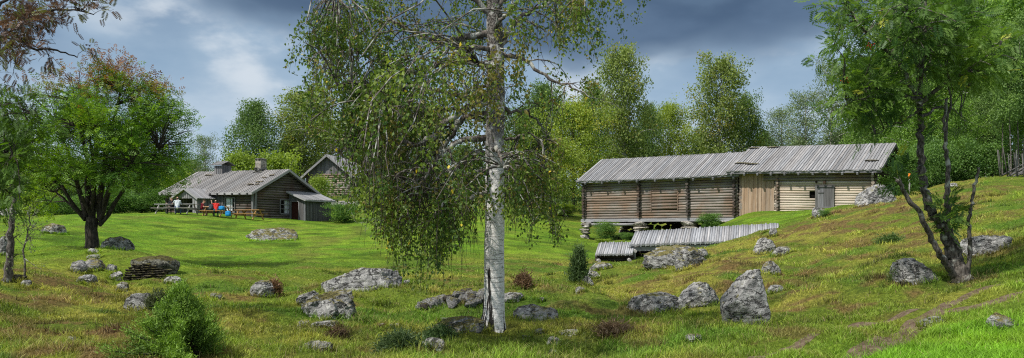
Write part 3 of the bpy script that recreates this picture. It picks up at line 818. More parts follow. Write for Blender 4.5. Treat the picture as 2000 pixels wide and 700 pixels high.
def kidname(o, nm):
    for c in kids(o):
        if c.name.split('.')[0] == nm: return c

# ---------------------------------------------------------------- rocks
_ico = {}
def ico(sub):
    if sub not in _ico:
        bm = bmesh.new(); bmesh.ops.create_icosphere(bm, subdivisions=sub, radius=1.0)
        bm.verts.ensure_lookup_table()
        _ico[sub] = (np.array([v.co[:] for v in bm.verts]), np.array([[v.index for v in f.verts] for f in bm.faces])); bm.free()
    return _ico[sub]

ROCKS = []
def rock_shape(seed, sub=4, blocky=.6, cuts=9, planes=(), rough=1.0, full=.8):
    rs = np.random.default_rng(seed)
    v, f = ico(sub); v = v.copy()
    o = rs.uniform(-50, 50, 3)
    v = np.sign(v) * np.abs(v) ** full
    n = v / np.linalg.norm(v, axis=1, keepdims=True)
    v = v * (1 + .28 * rough * fbm(v[:, 0] * 1.1 + o[0], v[:, 1] * 1.1 + o[1], v[:, 2] * 1.1 + o[2], seed, 2))[:, None]
    for i in range(cuts):
        p = rs.normal(size=3); p /= np.linalg.norm(p); d = rs.uniform(.55, .85)
        e = v @ p - d
        v -= p * (np.maximum(e, 0) * blocky)[:, None]
    for (p, d) in planes:
        p = np.array(p, float); p /= np.linalg.norm(p)
        e = v @ p - d
        v -= p * (np.maximum(e, 0) * .97)[:, None]
    rg = np.abs(fbm(v[:, 0] * 2.3 + o[1], v[:, 1] * 2.3 + o[2], v[:, 2] * 3.4 + o[0], seed + 5, 3))
    v = v - n * (.05 * rough * np.clip(.16 - rg, 0, 1) / .16)[:, None]
    v = v + n * (.075 * rough * fbm(v[:, 0] * 3.3 + o[0], v[:, 1] * 3.3, v[:, 2] * 3.3 + o[1], seed + 1, 3) + .035 * rough * fbm(v[:, 0] * 9, v[:, 1] * 9 + o[2], v[:, 2] * 9, seed + 2, 3))[:, None]
    return v, f

def rock_into(mb, c, r, seed, sub=3, rot=0.0, blocky=.7, col=(1, 1, 1), cuts=9, planes=(), rough=1.0, tilt=0.0, full=.8):
    v, f = rock_shape(seed, sub, blocky, cuts, planes, rough, full)
    v = v * np.asarray(r)
    if tilt:
        ct, st = math.cos(tilt), math.sin(tilt); v = np.stack([v[:, 0] * ct + v[:, 2] * st, v[:, 1], -v[:, 0] * st + v[:, 2] * ct], -1)
    cr, sr = math.cos(rot), math.sin(rot)
    v = np.stack([v[:, 0] * cr - v[:, 1] * sr, v[:, 0] * sr + v[:, 1] * cr, v[:, 2]], -1)
    mb.add(v + np.asarray(c), f, None, col, 0, True)

def boulder(px, py, wpx, hpx, label, seed, mat='stone', name='boulder', sub=6, dep=.8, blocky=.65, cuts=9, planes=(), rot=0.0, rough=1.0, group=None, col=(1, 1, 1), sink=.25, tilt=0.0, Y=None, cat='rock', full=.8):
    """rock whose lowest visible row is py, centred on column px, as wide and high as it shows"""
    g = hit(px, py) if Y is None else np.array(((px - CX) / F * Y, Y, CAMZ + (HZ - py) / F * Y))
    s = g[1] / F
    w = wpx * s / 2 * 1.06; h = hpx * s
    rz = h / (2 - 2 * sink) * 1.12; d = w * dep
    c = np.array((g[0], g[1] + d * .75, g[2] + h - rz * .94))
    mb = MB(); rock_into(mb, (0, 0, 0), (w, d, rz), seed, sub, rot, blocky, col, cuts, planes, rough, tilt, full)
    o = mb.build(name, M[mat]); o.location = c
    ROCKS.append((c[0], c[1], w * .95, d * .95))
    tag(o, label, cat, group)
    return o

def log_barn():
    """newer barn with pale logs, upright boarding and a low plank door"""
    o = empty('log_barn', P(1143, 450, 55) * (1, 1, 0), R(-35), 'log barn with warm upright boards, pale log wall and a low plank door', 'barn')
    x0, x1, x2, W = 10.85, 13.1, 18.4, 7.3
    sh = -.032; zoff = .36                      # the barn has settled towards one end
    def sz(mb): 
        for v in mb.V: v[:, 2] += sh * (v[:, 0] - x0)
    def fin(mb, name, mat, par=o): sz(mb); return mb.build(name, M[mat], par)
    zb, zt = 2.45, 5.12; y0 = -.12
    er, rr = 5.14, 6.93
    mb = MB()
    log_wall(mb, (x1, y0), (x2, y0), zb, 4.55, .14, .2, [(14.92 - x1, 15.28 - x1, 3.62, 4.0), (15.33 - x1, 16.22 - x1, 2, 4.22)], tn=(.85, 1.18))
    fin(mb, 'front_wall', 'pale_log')
    mb = MB(); log_wall(mb, (x1 - .6, y0 - .02), (x2, y0 - .02), 4.57, zt, .19, .25, tn=(.8, 1.15)); fin(mb, 'upper_wall', 'grey_log')
    mb = MB(); mb.box((14.9, y0 + .12, 3.6), (15.32, y0 + .16, 4.03)); fin(mb, 'window_dark_panel', 'black')  # black panel stands for the unlit inside
    mb = MB(); upright_boards(mb, (x0, y0 + .03), (x1 - .22, y0 + .03), zb - .2, zt - .02, .125, .03, (.72, 1.2)); fin(mb, 'upright_boarding', 'warm_board')
    for x in (x1, x2 - .05):
        mb = MB(); n = 14
        for i in range(n):
            zc = zb + (i + .5) * (zt - zb) / n
            mb.tube([(x + rb.uniform(-.02, .02), y0 - .26 - rb.uniform(0, .05), zc), (x, y0 + .5, zc)], .095 * rb.uniform(.85, 1.05), 8, tint(.7, 1.1))
        fin(mb, 'corner_notching', 'grey_log' if x == x1 else 'pale_log')
    mb = MB(); log_wall(mb, (x2, y0), (x2, W), zb, zt, .2, .2, tn=(.6, .9)); gable_logs(mb, (x2, y0), (x2, W), zt, rr - .12, .2, tn=(.6, .9)); fin(mb, 'gable_wall', 'dark_log')  # gable logs coloured darker to stand for their shadow
    mb = MB(); log_wall(mb, (x0, y0 + .1), (x0, W), zb, zt, .2, .1); gable_logs(mb, (x0, y0), (x0, W), zt, rr - .12, .2); fin(mb, 'party_wall', 'grey_log')
    mb = MB(); log_wall(mb, (x0, W), (x2, W), zb, zt, .2, .2); fin(mb, 'rear_wall', 'grey_log')
    # door
    mb = MB(); upright_boards(mb, (15.36, y0 - .10), (16.2, y0 - .10), 2.62, 4.2, .14, .02, (.75, 1.15), double=False); dr = fin(mb, 'door', 'dark_board')
    mb = MB()
    mb.beam((15.31, y0 - .11, 2.5), (15.31, y0 - .11, 4.27), .09, .1, (0, 1, 0), (1.3, 1.3, 1.25)); mb.beam((16.25, y0 - .11, 2.5), (16.25, y0 - .11, 4.27), .09, .1, (0, 1, 0), (1.3, 1.3, 1.25)); mb.beam((15.25, y0 - .115, 4.25), (16.32, y0 - .115, 4.25), .1, .09, (0, 0, 1), (1.2, 1.2, 1.2))
    fin(mb, 'door_frame', 'dark_board', dr)
    mb = MB(); mb.beam((15.42, y0 - .13, 3.05), (16.14, y0 - .13, 3.05), .03, .1); fin(mb, 'door_ledge', 'dark_board', dr); mb = MB(); mb.beam((15.42, y0 - .13, 3.9), (15.72, y0 - .13, 3.9), .03, .08); fin(mb, 'door_ledge', 'dark_board', dr)
    mb = MB(); mb.tube([(15.75, y0 + .2, 4.5), (15.8, y0 - .32, 4.47)], .08, 8, (.6, .55, .5)); mb.tube([(15.35, y0 + .2, 4.5), (15.32, y0 - .2, 4.49)], .055, 8, (.6, .55, .5)); fin(mb, 'hook_peg', 'dark_log')
    # roof
    mb = MB(); xa, xb = x0 - .62, x2 + .42
    e0, e1 = (xa, y0 - .62, er), (xb, y0 - .62, er); r0, r1 = (xa, W / 2, rr), (xb, W / 2, rr)
    board_roof(mb, e0, e1, r0, r1, .165, .035, (.78, 1.18), .09, sag=.03); board_roof(mb, (xa, W + .55, er), (xb, W + .55, er), r0, r1, .3, .035, (.7, 1.1))
    roof = fin(mb, 'roof', 'grey_board')
    mb = MB(); mb.beam((xa, y0 - .6, er - .085), (xb, y0 - .6, er - .085), .05, .14, (0, 0, 1), (.85, .85, .87)); fin(mb, 'eave_board', 'grey_board', roof)
    for i in range(11):
        mb = MB(); x = xa + .3 + i * .79
        mb.beam((x, y0 - .74, er - .22), (x, W / 2, rr - .17), .1, .12, (0, 0, 1), (.75, .75, .77)); fin(mb, 'rafter', 'grey_board', roof)
    mb = MB()
    for yy in (y0 - .66, W + .6):
        for xx in (xb + .02, xa - .02): mb = MB(); mb.beam((xx, yy, er - .07), (xx, W / 2, rr - .05), .05, .17, (0, 0, 1), (.9, .9, .9)); fin(mb, 'barge_board', 'grey_board', roof)
    # patches of moss and old birch bark lying on the roof
    for (x, t, w) in ((x0 - .1, .28, .5), (x0 + .55, .24, .45), (x0 - .3, .93, .4), (x0 + .9, .95, .5), (x2 - .3, .3, .4)):
        mb = MB(); y = y0 - .62 + (W / 2 - y0 + .62) * t; z = er + (rr - er) * t + .075
        rock_into(mb, (x, y, z), (w, .2, .05), rb.randint(0, 999), 3, .1, .4, (.8, .75, .6)); fin(mb, 'moss_patch', 'stone_moss', roof)
    mb = MB(); mb.box((x0, y0 + .2, zb - .4), (x2, W - .2, zb - .1)); fin(mb, 'stone_footing', 'stone_pillar')
    return o

def board_cabin():
    """old dark dwelling cabin with porch, lean-to, wooden vent and stone chimney"""
    u = np.array((-.866, .5)); c0 = P(496, 450, 65)[:2]
    L, W = 10.7, 6.9
    org = c0 + u * L
    o = empty('cabin', (org[0], org[1], 0), R(-30), 'old dark log cabin with porch, lean-to, board roof and chimney', 'cabin')
    zb, zt = 2.1, 4.72; er, rr = 4.66, 6.66
    sh = -.018
    def fin(mb, name, mat, par=o):
        for v in mb.V: v[:, 2] += sh * (v[:, 0] - L)
        return mb.build(name, M[mat], par)
    mb = MB(); log_wall(mb, (0, 0), (L, 0), zb, zt, .205, .2, [(3.9, 5.4, 2, 4.3), (7.4, 8.6, 3.05, 4.22)]); fin(mb, 'front_wall', 'dark_log')
    mb = MB(); log_wall(mb, (L, 0), (L, W), zb, zt, .205, .2, [(2.72, 3.92, 3.0, 4.18)]); gable_logs(mb, (L, 0), (L, W), zt, rr - .12, .205); fin(mb, 'gable_wall', 'dark_log')
    mb = MB(); log_wall(mb, (0, 0), (0, W), zb, zt, .205, .2); gable_logs(mb, (0, 0), (0, W), zt, rr - .12, .205); log_wall(mb, (0, W), (L, W), zb, zt, .205, .2); fin(mb, 'rear_wall', 'dark_log')
    mb = MB(); mb.beam((L + .02, -.16, zb), (L + .02, -.16, zt), .2, .12, (0, 1, 0), (1.2, 1.2, 1.2)); mb.beam((L + .17, .02, zb), (L + .17, .02, zt), .12, .2, (0, 1, 0), (1.1, 1.1, 1.1)); fin(mb, 'corner_board', 'dark_board')
    def window(par, p, d, w, h, z, panes):
        """p = start point on the wall, d = direction along it (unit xy), outward normal to its right"""
        nrm = np.array((d[1], -d[0])); p = np.array(p, float); d = np.array(d, float)
        q = lambda s, out, zz: (p[0] + d[0] * s + nrm[0] * out, p[1] + d[1] * s + nrm[1] * out, zz)
        mb = MB()
        for s in (-.05, w + .05): mb.beam(q(s, .12, z - .08), q(s, .12, z + h + .08), .11, .06, (d[0], d[1], 0), (1.2, 1.2, 1.2))
        for zz in (z - .05, z + h + .05): mb.beam(q(0, .115, zz), q(w, .115, zz), .05, .1, (0, 0, 1), (1.2, 1.2, 1.2))
        fr = fin(mb, 'window', 'dark_board', par)
        for s0, s1, m in panes:
            mb = MB(); a = q(s0, -.02, z + h / 2); b = q(s1, -.02, z + h / 2); mb.beam(a, b, .02, h, (0, 0, 1)); fin(mb, 'curtain' if m == 'lace' else 'pane', m, fr)
        mb = MB()
        for s in (w / 2 - .02, w * .75): mb.beam(q(s, .05, z), q(s, .05, z + h), .04, .04, (d[0], d[1], 0), (2, 2, 2))
        for zz in (z + h * .33, z + h * .66): mb.beam(q(0, .051, zz), q(w, .051, zz), .035, .035, (0, 0, 1), (2, 2, 2))
        fin(mb, 'glazing_bar', 'dark_board', fr)
    window(o, (7.42, 0), (1, 0), 1.16, 1.1, 3.08, [(0, .72, 'lace'), (.72, .98, 'black'), (.98, 1.16, 'lace')])
    window(o, (L, 2.77), (0, 1), 1.1, 1.1, 3.03, [(0, .5, 'black'), (.5, 1.1, 'lace')])
    # brown plank door between porch and window
    mb = MB(); upright_boards(mb, (6.35, -.13), (7.25, -.13), 2.4, 4.35, .15, .03, (.6, 1)); fin(mb, 'boarded_panel', 'dark_board')
    # gabled porch
    px0, px1, pc, dp = 3.4, 6.2, 4.85, 1.85
    mb = MB(); upright_boards(mb, (5.62, -dp), (px1, -dp), 2.3, 4.2, .12, .03, (1.5, 2.2)); upright_boards(mb, (px1, -dp), (px1, 0), 2.3, 4.2, .14, .03, (.9, 1.4)); fin(mb, 'porch_side', 'dark_board')
    mb = MB(); upright_boards(mb, (px0, -dp), (px0 + .12, -dp), 2.3, 4.2, .12, .06, (1.5, 2)); upright_boards(mb, (px0, 0), (px0, -dp), 2.3, 4.15, .14, .03, (.9, 1.4)); fin(mb, 'porch_side', 'dark_board')
    mb = MB(); upright_boards(mb, (px0, -dp), (px1, -dp), 4.14, 4.2, .13, .03, (1.3, 2), ztop=lambda s: 4.16 + .62 * (1 - abs(s - 1.45) / 1.4)); fin(mb, 'porch_gable', 'dark_board')
    mb = MB(); mb.box((3.95, -.2, 2.3), (5.35, -.14, 4.1)); fin(mb, 'doorway_dark_panel', 'black')  # black sheet stands for the dark inside of the porch
    mb = MB()
    board_roof(mb, (px0 - .3, -dp - .25, 4.12), (px0 - .3, .4, 4.12), (pc, -dp - .25, 4.95), (pc, .9, 4.95), .2, .03, (.95, 1.25), .03)
    board_roof(mb, (px1 + .3, -dp - .25, 4.12), (px1 + .3, .4, 4.12), (pc, -dp - .25, 4.95), (pc, .9, 4.95), .2, .03, (.95, 1.25), .03)
    pr = fin(mb, 'porch_roof', 'grey_board')
    mb = MB(); mb.beam((px0 - .32, -dp - .27, 4.07), (pc, -dp - .27, 4.92), .05, .15, (0, 0, 1), (1.3, 1.3, 1.3)); fin(mb, 'barge_board', 'grey_board', pr); mb = MB(); mb.beam((px1 + .32, -dp - .27, 4.07), (pc, -dp - .27, 4.92), .05, .15, (0, 0, 1), (1.3, 1.3, 1.3)); fin(mb, 'barge_board', 'grey_board', pr)
    # lean-to with a dark red door
    a0, a1, ex = 3.75, 6.75, 2.0
    mb = MB()
    top = lambda e: 4.75 - (e / ex) * .5
    upright_boards(mb, (L + .12, a0), (L + ex, a0), 2.0, 4.7, .13, .03, (.75, 1.2), [(.22, 1.2, 0, 4.02)], ztop=lambda s: top(s)); upright_boards(mb, (L + ex, a0), (L + ex, a1), 1.6, 4.24, .15, .03, (.55, .95)); upright_boards(mb, (L + ex, a1), (L + .1, a1), 1.6, 4.7, .15, .03, (.55, .95), ztop=lambda s: top(ex - s))
    fin(mb, 'lean_to_wall', 'dark_board')
    mb = MB(); mb.box((L + .3, a0 + .08, 2.0), (L + 1.24, a0 + .12, 4.02)); dr = fin(mb, 'door', 'red_door')
    mb = MB()
    for x in (L + .27, L + 1.27): mb.beam((x, a0 - .03, 2.1), (x, a0 - .03, 4.08), .09, .08, (0, 1, 0), (1.4, 1.4, 1.4))
    mb.beam((L + .22, a0 - .035, 4.06), (L + 1.32, a0 - .035, 4.06), .09, .09, (0, 0, 1), (1.2, 1.2, 1.2)); fin(mb, 'door_frame', 'dark_board', dr)
    mb = MB(); mb.tube([(L + 1.12, a0 - .01, 3.05), (L + 1.12, a0 + .06, 3.05)], .03, 8); fin(mb, 'handle', 'black', dr)
    mb = MB(); board_roof(mb, (L + ex + .3, a0 - .3, 4.17), (L + ex + .3, a1 + .3, 4.17), (L - .02, a0 - .3, 4.92), (L - .02, a1 + .3, 4.92), .22, .03, (.85, 1.2), .04); lr = fin(mb, 'lean_to_roof', 'grey_board')
    mb = MB(); mb.beam((L + ex + .32, a0 - .33, 4.12), (L, a0 - .33, 4.87), .05, .13, (0, 0, 1), (1.2, 1.2, 1.2)); mb.beam((L + ex + .31, a0 - .3, 4.11), (L + ex + .31, a1 + .3, 4.11), .05, .1, (0, 0, 1), (1.1, 1.1, 1.1)); fin(mb, 'fascia', 'grey_board', lr)
    # main roof of broad boards, with battens
    xa, xb = -.35, L + .42; yf = -.55
    e0, e1 = (xa, yf, er - .02), (xb, yf, er - .02); r0, r1 = (xa, W / 2, rr + .03), (xb, W / 2, rr + .03)
    mb = MB(); board_roof(mb, e0, e1, r0, r1, .30, .04, (.72, 1.2), .06, sag=.05); board_roof(mb, (xa, W + .55, er - .02), (xb, W + .55, er - .02), r0, r1, .32, .04, (.72, 1.2)); roof = fin(mb, 'roof', 'dim_board')
    mb = MB(); mb.beam((xa, yf - .04, er - .1), (xb, yf - .04, er - .1), .06, .2, (0, 0, 1), (1.35, 1.35, 1.4)); fin(mb, 'eave_board', 'dim_board', roof)
    for i in range(13):
        mb = MB(); x = xa + .45 + i * .88; mb.beam((x, yf - .18, er - .18), (x, yf + .5, er + .06), .09, .16, (0, 0, 1), (.35, .35, .35)); fin(mb, 'rafter_end', 'dim_board', roof)
    mb = MB()
    for yy in (yf - .06, W + .6):
        for xx in (xb + .03, xa - .03): mb = MB(); mb.beam((xx, yy, er - .1), (xx, W / 2, rr - .02), .06, .2, (0, 0, 1), (1.3, 1.3, 1.35)); fin(mb, 'barge_board', 'dim_board', roof)
    for (x, t, w) in ((9.6, .3, .42), (10.1, .42, .4), (10.3, .72, .35), (9.8, .62, .3), (2.1, .8, .5), (.6, .4, .4), (10.4, .3, .3)):
        mb = MB(); y = yf + (W / 2 - yf) * t; z = er + (rr - er) * t + .1
        rock_into(mb, (x, y, z), (w, .16, .06), rb.randint(0, 999), 3, .1, .4, (.8, .7, .6)); fin(mb, 'moss_patch', 'stone_moss', roof)
    # wooden smoke vent and stone chimney on the ridge
    cx = 2.95; yr = W / 2
    mb = MB(); w = .5
    for p, q in (((cx - w, yr - w), (cx + w, yr - w)), ((cx + w, yr - w), (cx + w, yr + w)), ((cx + w, yr + w), (cx - w, yr + w)), ((cx - w, yr + w), (cx - w, yr - w))): upright_boards(mb, p, q, rr - .35, rr + .55, .13, .03, (.8, 1.5))
    sv = fin(mb, 'smoke_vent', 'dark_board')
    mb = MB()
    for sy in (-1, 1): board_roof(mb, (cx - .75, yr + sy * .72, rr + .6), (cx + .75, yr + sy * .72, rr + .6), (cx - .75, yr, rr + .92), (cx + .75, yr, rr + .92), .2, .03, (.7, 1.1))
    fin(mb, 'vent_roof', 'dim_board', sv)
    cx = 7.75
    mb = MB()
    zc = rr - .45
    for k, (w, h) in enumerate(((.56, .22), (.55, .2), (.47, .16), (.42, .16))):
        for qx, qy in ((-.5, -.5), (.5, -.5), (-.5, .5), (.5, .5)): rock_into(mb, (cx + qx * w, yr + qy * w, zc + h / 2), (w * .56, w * .56, h * .62), rb.randint(0, 9999), 3, rb.uniform(-.2, .2), .9, tint(.5, .85, .06))
        zc += h
    ch = fin(mb, 'chimney', 'stone')
    mb = MB(); mb.beam((cx, yr, rr + .12), (cx, yr, rr + .98), .66, .66, (0, 1, 0), (.95, .93, .9)); fin(mb, 'chimney_shaft', 'stone_pillar', ch)
    mb = MB()
    for k, (a, b) in enumerate(((-.2, -.2), (.2, -.2), (-.2, .2), (.2, .2))): rock_into(mb, (cx + a, yr + b, rr + 1.02), (.26, .26, .09), 60 + k, 3, 0, .9, (.6, .6, .6))
    fin(mb, 'chimney_cap', 'stone', ch)
    return o

def storehouse():
    A = P(601, 450, 90)
    o = empty('storehouse', (A[0], A[1], 0), R(-10), 'weathered grey log storehouse with a steep gable, farther up the slope behind the cabin', 'barn')
    W, D = 5.0, 7.0; zb, zt, ap = 5.0, 7.9, 9.95
    mb = MB(); log_wall(mb, (0, 0), (W, 0), zb, zt, .24, .2, tn=(1.0, 1.6)); mb.build('gable_wall', M['grey_log'], o)
    mb = MB(); upright_boards(mb, (0, -.05), (W, -.05), zt, zt + .1, .2, .03, (.9, 1.5), ztop=lambda s: zt + (ap - zt - .1) * (1 - abs(s - W / 2) / (W / 2))); mb.build('gable_boards', M['dark_board'], o)
    mb = MB(); log_wall(mb, (W, 0), (W, D), zb, zt, .24, .2); log_wall(mb, (0, D), (0, 0), zb, zt, .24, .2); log_wall(mb, (0, D), (W, D), zb, zt, .24, .2); mb.build('side_wall', M['dark_log'], o)
    mb = MB()
    board_roof(mb, (-.5, -.6, zt - .4), (-.5, D + .4, zt - .4), (W / 2, -.6, ap), (W / 2, D + .4, ap), .22, .04, (.9, 1.3)); board_roof(mb, (W + .5, -.6, zt - .4), (W + .5, D + .4, zt - .4), (W / 2, -.6, ap), (W / 2, D + .4, ap), .22, .04, (1.2, 1.6))
    roof = mb.build('roof', M['grey_board'], o)
    mb = MB(); mb.beam((-.53, -.63, zt - .45), (W / 2, -.63, ap - .05), .06, .22, (0, 0, 1), (1.1, 1.1, 1.1)); mb.build('barge_board', M['grey_board'], roof); mb = MB(); mb.beam((W + .53, -.63, zt - .45), (W / 2, -.63, ap - .05), .06, .22, (0, 0, 1), (1.1, 1.1, 1.1)); mb.build('barge_board', M['grey_board'], roof)
    mb = MB(); mb.box((1.4, -.16, 7.0), (1.95, -.12, 7.5)); mb.build('window_dark_panel', M['black'], o)  # black patch on the wall stands for a dark interior
    return o

def low_shed(label, f0, f1, b0, b1, bw, posts, zpost, big=True):
    f0, f1, b0, b1 = (np.array(p, float) for p in (f0, f1, b0, b1))
    org = np.array((f0[0], f0[1], 0.0))
    o = empty('low_shed', org, 0, label, 'shed')
    a, b, c, d = f0 - org, f1 - org, b0 - org, b1 - org
    L = np.linalg.norm(b - a); n = int(L / bw)
    mb = MB()
    for i in range(n):
        t = (i + .5) / n
        E = a + (b - a) * t; G = c + (d - c) * t
        dr = (G - E) / np.linalg.norm(G - E)
        E = E - dr * rb.uniform(0, .05); G = G + dr * rb.uniform(-.03, .07)
        z = np.array((0, 0, rb.uniform(0, .012) + (.02 if i % 2 else 0)))
        mb.tube([E + z, (E * .5 + G * .5) + z, G + z], bw * rb.uniform(.5, .58), 8, tint(.8, 1.15), 0)
    roof = mb.build('roof', M['shed_board'], o)
    if big:
        mb = MB(); mb.beam(a + (-.06, .12, -.15), b + (0, .12, -.15), .12, .17, (0, 0, 1), (.75, .75, .75)); mb.build('eave_beam', M['shed_board'], o)
    mb = MB(); k = (c - a) * .92
    mb.beam(a + k + (0, 0, -.2), b + k * .9 + (0, 0, -.2), .12, .16); mb.build('back_beam', M['dark_board'], o)
    for t in posts:
        p = a + (b - a) * t + np.array((0, .14, -.2)); mb = MB()
        mb.tube([(p[0], p[1], zpost), (p[0], p[1], p[2] + .03)], .075, 8, (1.1, 1.1, 1.1)); mb.build('post', M['grey_plank'], o)
        mb = MB(); mb.tube([(p[0], p[1] - .34, p[2] - .02), (p[0], p[1] + .3, p[2] + .02)], .07, 8, (1.2, 1.2, 1.2)); mb.build('beam_end', M['grey_plank'], o)
    mb = MB(); w0 = a + (c - a) * .75; w1 = b + (d - b) * .75
    log_wall(mb, (w0[0], w0[1]), (w1[0], w1[1]), zpost - .1, w0[2] - .1, .16, .05, tn=(.5, .9)); mb.build('rear_wall', M['dark_log'], o)
    if not big:
        q0 = a + (c - a) * .22; q1 = b + (d - b) * .22; mb = MB(); log_wall(mb, (q0[0], q0[1]), (q1[0], q1[1]), zpost - .1, a[2] - .0, .13, .02, tn=(.3, .6)); mb.build('front_wall', M['dark_log'], o)  # dark logs added to stand for the shade beneath the eave
    mb = MB(); e0 = a + (c - a) * .12; log_wall(mb, (e0[0] + .12, e0[1]), (w0[0] + .12, w0[1]), zpost - .1, a[2] - .12, .16, .05, tn=(.5, .9)); mb.build('side_wall', M['dark_log'], o)
    return o

hay_barn(); log_barn(); board_cabin(); storehouse()
low_shed('long low shed under a roof of pale half-round slabs, cut into the slope', P(1229, 480.5, 33), P(1523, 470, 33.6), P(1240, 455, 35.3), P(1521, 438.5, 35.8), .104, (.035, .28, .5), .35)
low_shed('short low slab-roofed shed with ragged dark eave beside the longer one', P(1162, 499, 32.2), P(1236, 497.5, 32.4), P(1169, 476.5, 33.8), P(1240, 475, 34.0), .085, (.1, .9), .05, False)
# ---------------------------------------------------------------- stones
BL = dict(name='boulder')
boulder(702, 569, 146, 50, 'big flat-topped pale grey boulder in the middle of the meadow', 101, 'stone', sub=6, dep=.6, blocky=.25, cuts=4, full=.62, rough=.75, planes=[((.05, -.85, .35), .72), ((-.55, 0, .75), .66), ((.12, .1, .95), .78), ((.8, -.3, .35), .86)], sink=.3)
boulder(640, 622, 124, 58, 'broad moss-topped rock with layered dark ledges, in front of the flat boulder', 102, 'stone_moss', sub=6, dep=.7, blocky=.75, tilt=.16, planes=[((-.35, -.2, .9), .6), ((.3, -.9, .2), .7)], sink=.3, rough=1.3)
boulder(637, 627, 52, 36, 'blue-grey wedge of rock leaning on the front of the mossy rock', 103, 'stone', sub=5, dep=.6, sink=.2, planes=[((-.6, -.5, .5), .5)])
boulder(596, 598, 42, 30, 'knobbly grey rock at the upper end of the mossy rock', 104, 'stone', rough=1.6)
boulder(592, 641, 24, 15, 'small pale rock below the mossy layered rock', 105, 'stone_pale')
boulder(632, 640, 62, 10, 'flat buried slab at the foot of the mossy rock', 106, 'stone_pale', sink=.5)
boulder(510, 580, 55, 30, 'rounded grey rock alone in the grass left of the mossy one', 107, 'stone', blocky=.5)
boulder(524, 471, 94, 30, 'low grey outcrop with a turf cap on the lawn below the cabin', 108, 'stone_moss', sub=6, dep=.8, sink=.45, planes=[((.2, -.8, .6), .45)])
boulder(99, 457, 44, 20, 'small brown outcrop on the crest of the lawn', 109, 'stone_moss', sink=.4)
boulder(222, 488, 62, 26, 'dark turf-covered hump of rock right behind the rowan trunk', 110, 'stone_moss', sink=.4, dep=.7)
boulder(179, 497, 24, 12, 'whitish rock at the foot of the rowan trunk', 111, 'stone_pale')
boulder(181, 507, 28, 11, 'pale flat stone just below the whitish rock', 112, 'stone_pale')
boulder(145, 533, 34, 24, 'grey block with a flat top at the near end of the ruined dry wall', 113, 'stone')
boulder(177, 529, 40, 22, 'mossy rock in the ruined dry wall', 114, 'stone_moss', blocky=.9)
boulder(216, 534, 24, 20, 'blue-grey upright stone in the ruined dry wall', 115, 'stone', blocky=.9)
boulder(221, 547, 30, 16, 'angular pale stone below the upright blue-grey one', 116, 'stone_pale', blocky=.9)
boulder(166, 556, 34, 18, 'smooth blue-grey stone lying below the ruined dry wall', 117, 'stone', blocky=.9)
boulder(236, 570, 26, 20, 'brown grey stone between the dry wall and the leaning slab', 118, 'stone_moss')
boulder(334, 554, 34, 12, 'low pale stone in the shaded lawn beyond the dry wall', 119, 'stone_pale', sink=.45)
boulder(272, 608, 52, 40, 'long ridge of leaning rock slabs running down the slope', 120, 'stone', sub=5, dep=.35, tilt=.75, blocky=.9, sink=.3, planes=[((0, -.8, .5), .5)])
boulder(417, 583, 26, 9, 'flat grey stone in the meadow beyond the juniper', 121, 'stone', sink=.5)
boulder(46, 562, 22, 14, 'pale stone by the lichen-covered sapling', 122, 'stone_pale')
boulder(24, 548, 44, 12, 'dark stones around the foot of the lichen-covered sapling', 123, 'stone_dark', sink=.4)
boulder(8, 424, 34, 16, 'pale rock dome on the far edge of the lawn', 124, 'stone_pale', sink=.4)
boulder(4, 500, 26, 44, 'tall grey rock half hidden behind the lichen-covered sapling', 125, 'stone')
boulder(137, 667, 28, 8, 'flat stone in the brown grass in the lower left corner', 126, 'stone', sink=.5)
boulder(616, 685, 62, 17, 'flat cream-coloured stone beside a dark heath tuft at the bottom', 127, 'stone_pale', sink=.35, dep=.6)
boulder(900, 652, 110, 34, 'mossy sloping slab left of the birch trunk', 128, 'stone_moss', sub=6, dep=.7, tilt=-.22, sink=.4, planes=[((-.3, -.7, .6), .5)])
boulder(848, 684, 50, 20, 'pale rock under dark herbs below the mossy slab', 129, 'stone_pale', sink=.4)
boulder(870, 630, 24, 10, 'little grey stone left of the mossy slab', 130, 'stone', sink=.35)
boulder(1052, 630, 104, 34, 'low dark grey rock with mossy ledge right of the birch trunk', 131, 'stone', sub=6, dep=.7, sink=.4, tilt=.1, planes=[((-.2, -.6, .8), .5)])
boulder(1000, 590, 40, 20, 'broken grey stones just behind the birch trunk', 132, 'stone', rough=1.5)
boulder(1058, 591, 13, 12, 'small upright stone in the grass above the dark rock', 133, 'stone_pale')
boulder(1053, 653, 26, 10, 'pair of round stones in the grass below the dark rock', 134, 'stone_pale', sink=.3)
boulder(1027, 665, 20, 9, 'round stone nearest the birch trunk at the bottom', 135, 'stone_pale', sink=.3)
boulder(1082, 676, 28, 18, 'pointed white-grey stone in the lower meadow', 136, 'stone_pale')
boulder(1112, 656, 54, 12, 'long thin broken stone sunk in the lower meadow', 137, 'stone_pale', sink=.4, dep=.5)
boulder(1078, 694, 22, 11, 'dark square stone at the bottom edge', 138, 'stone', blocky=.95)
boulder(1280, 610, 116, 44, 'wide lichen-spotted rock on the slope, the larger of a pair', 139, 'stone_pale', sub=6, dep=.6, sink=.4, tilt=-.12)
boulder(1366, 598, 92, 40, 'lichen-spotted rock with a dark right end, the smaller of a pair', 140, 'stone_pale', sub=6, dep=.6, sink=.35, tilt=-.2)
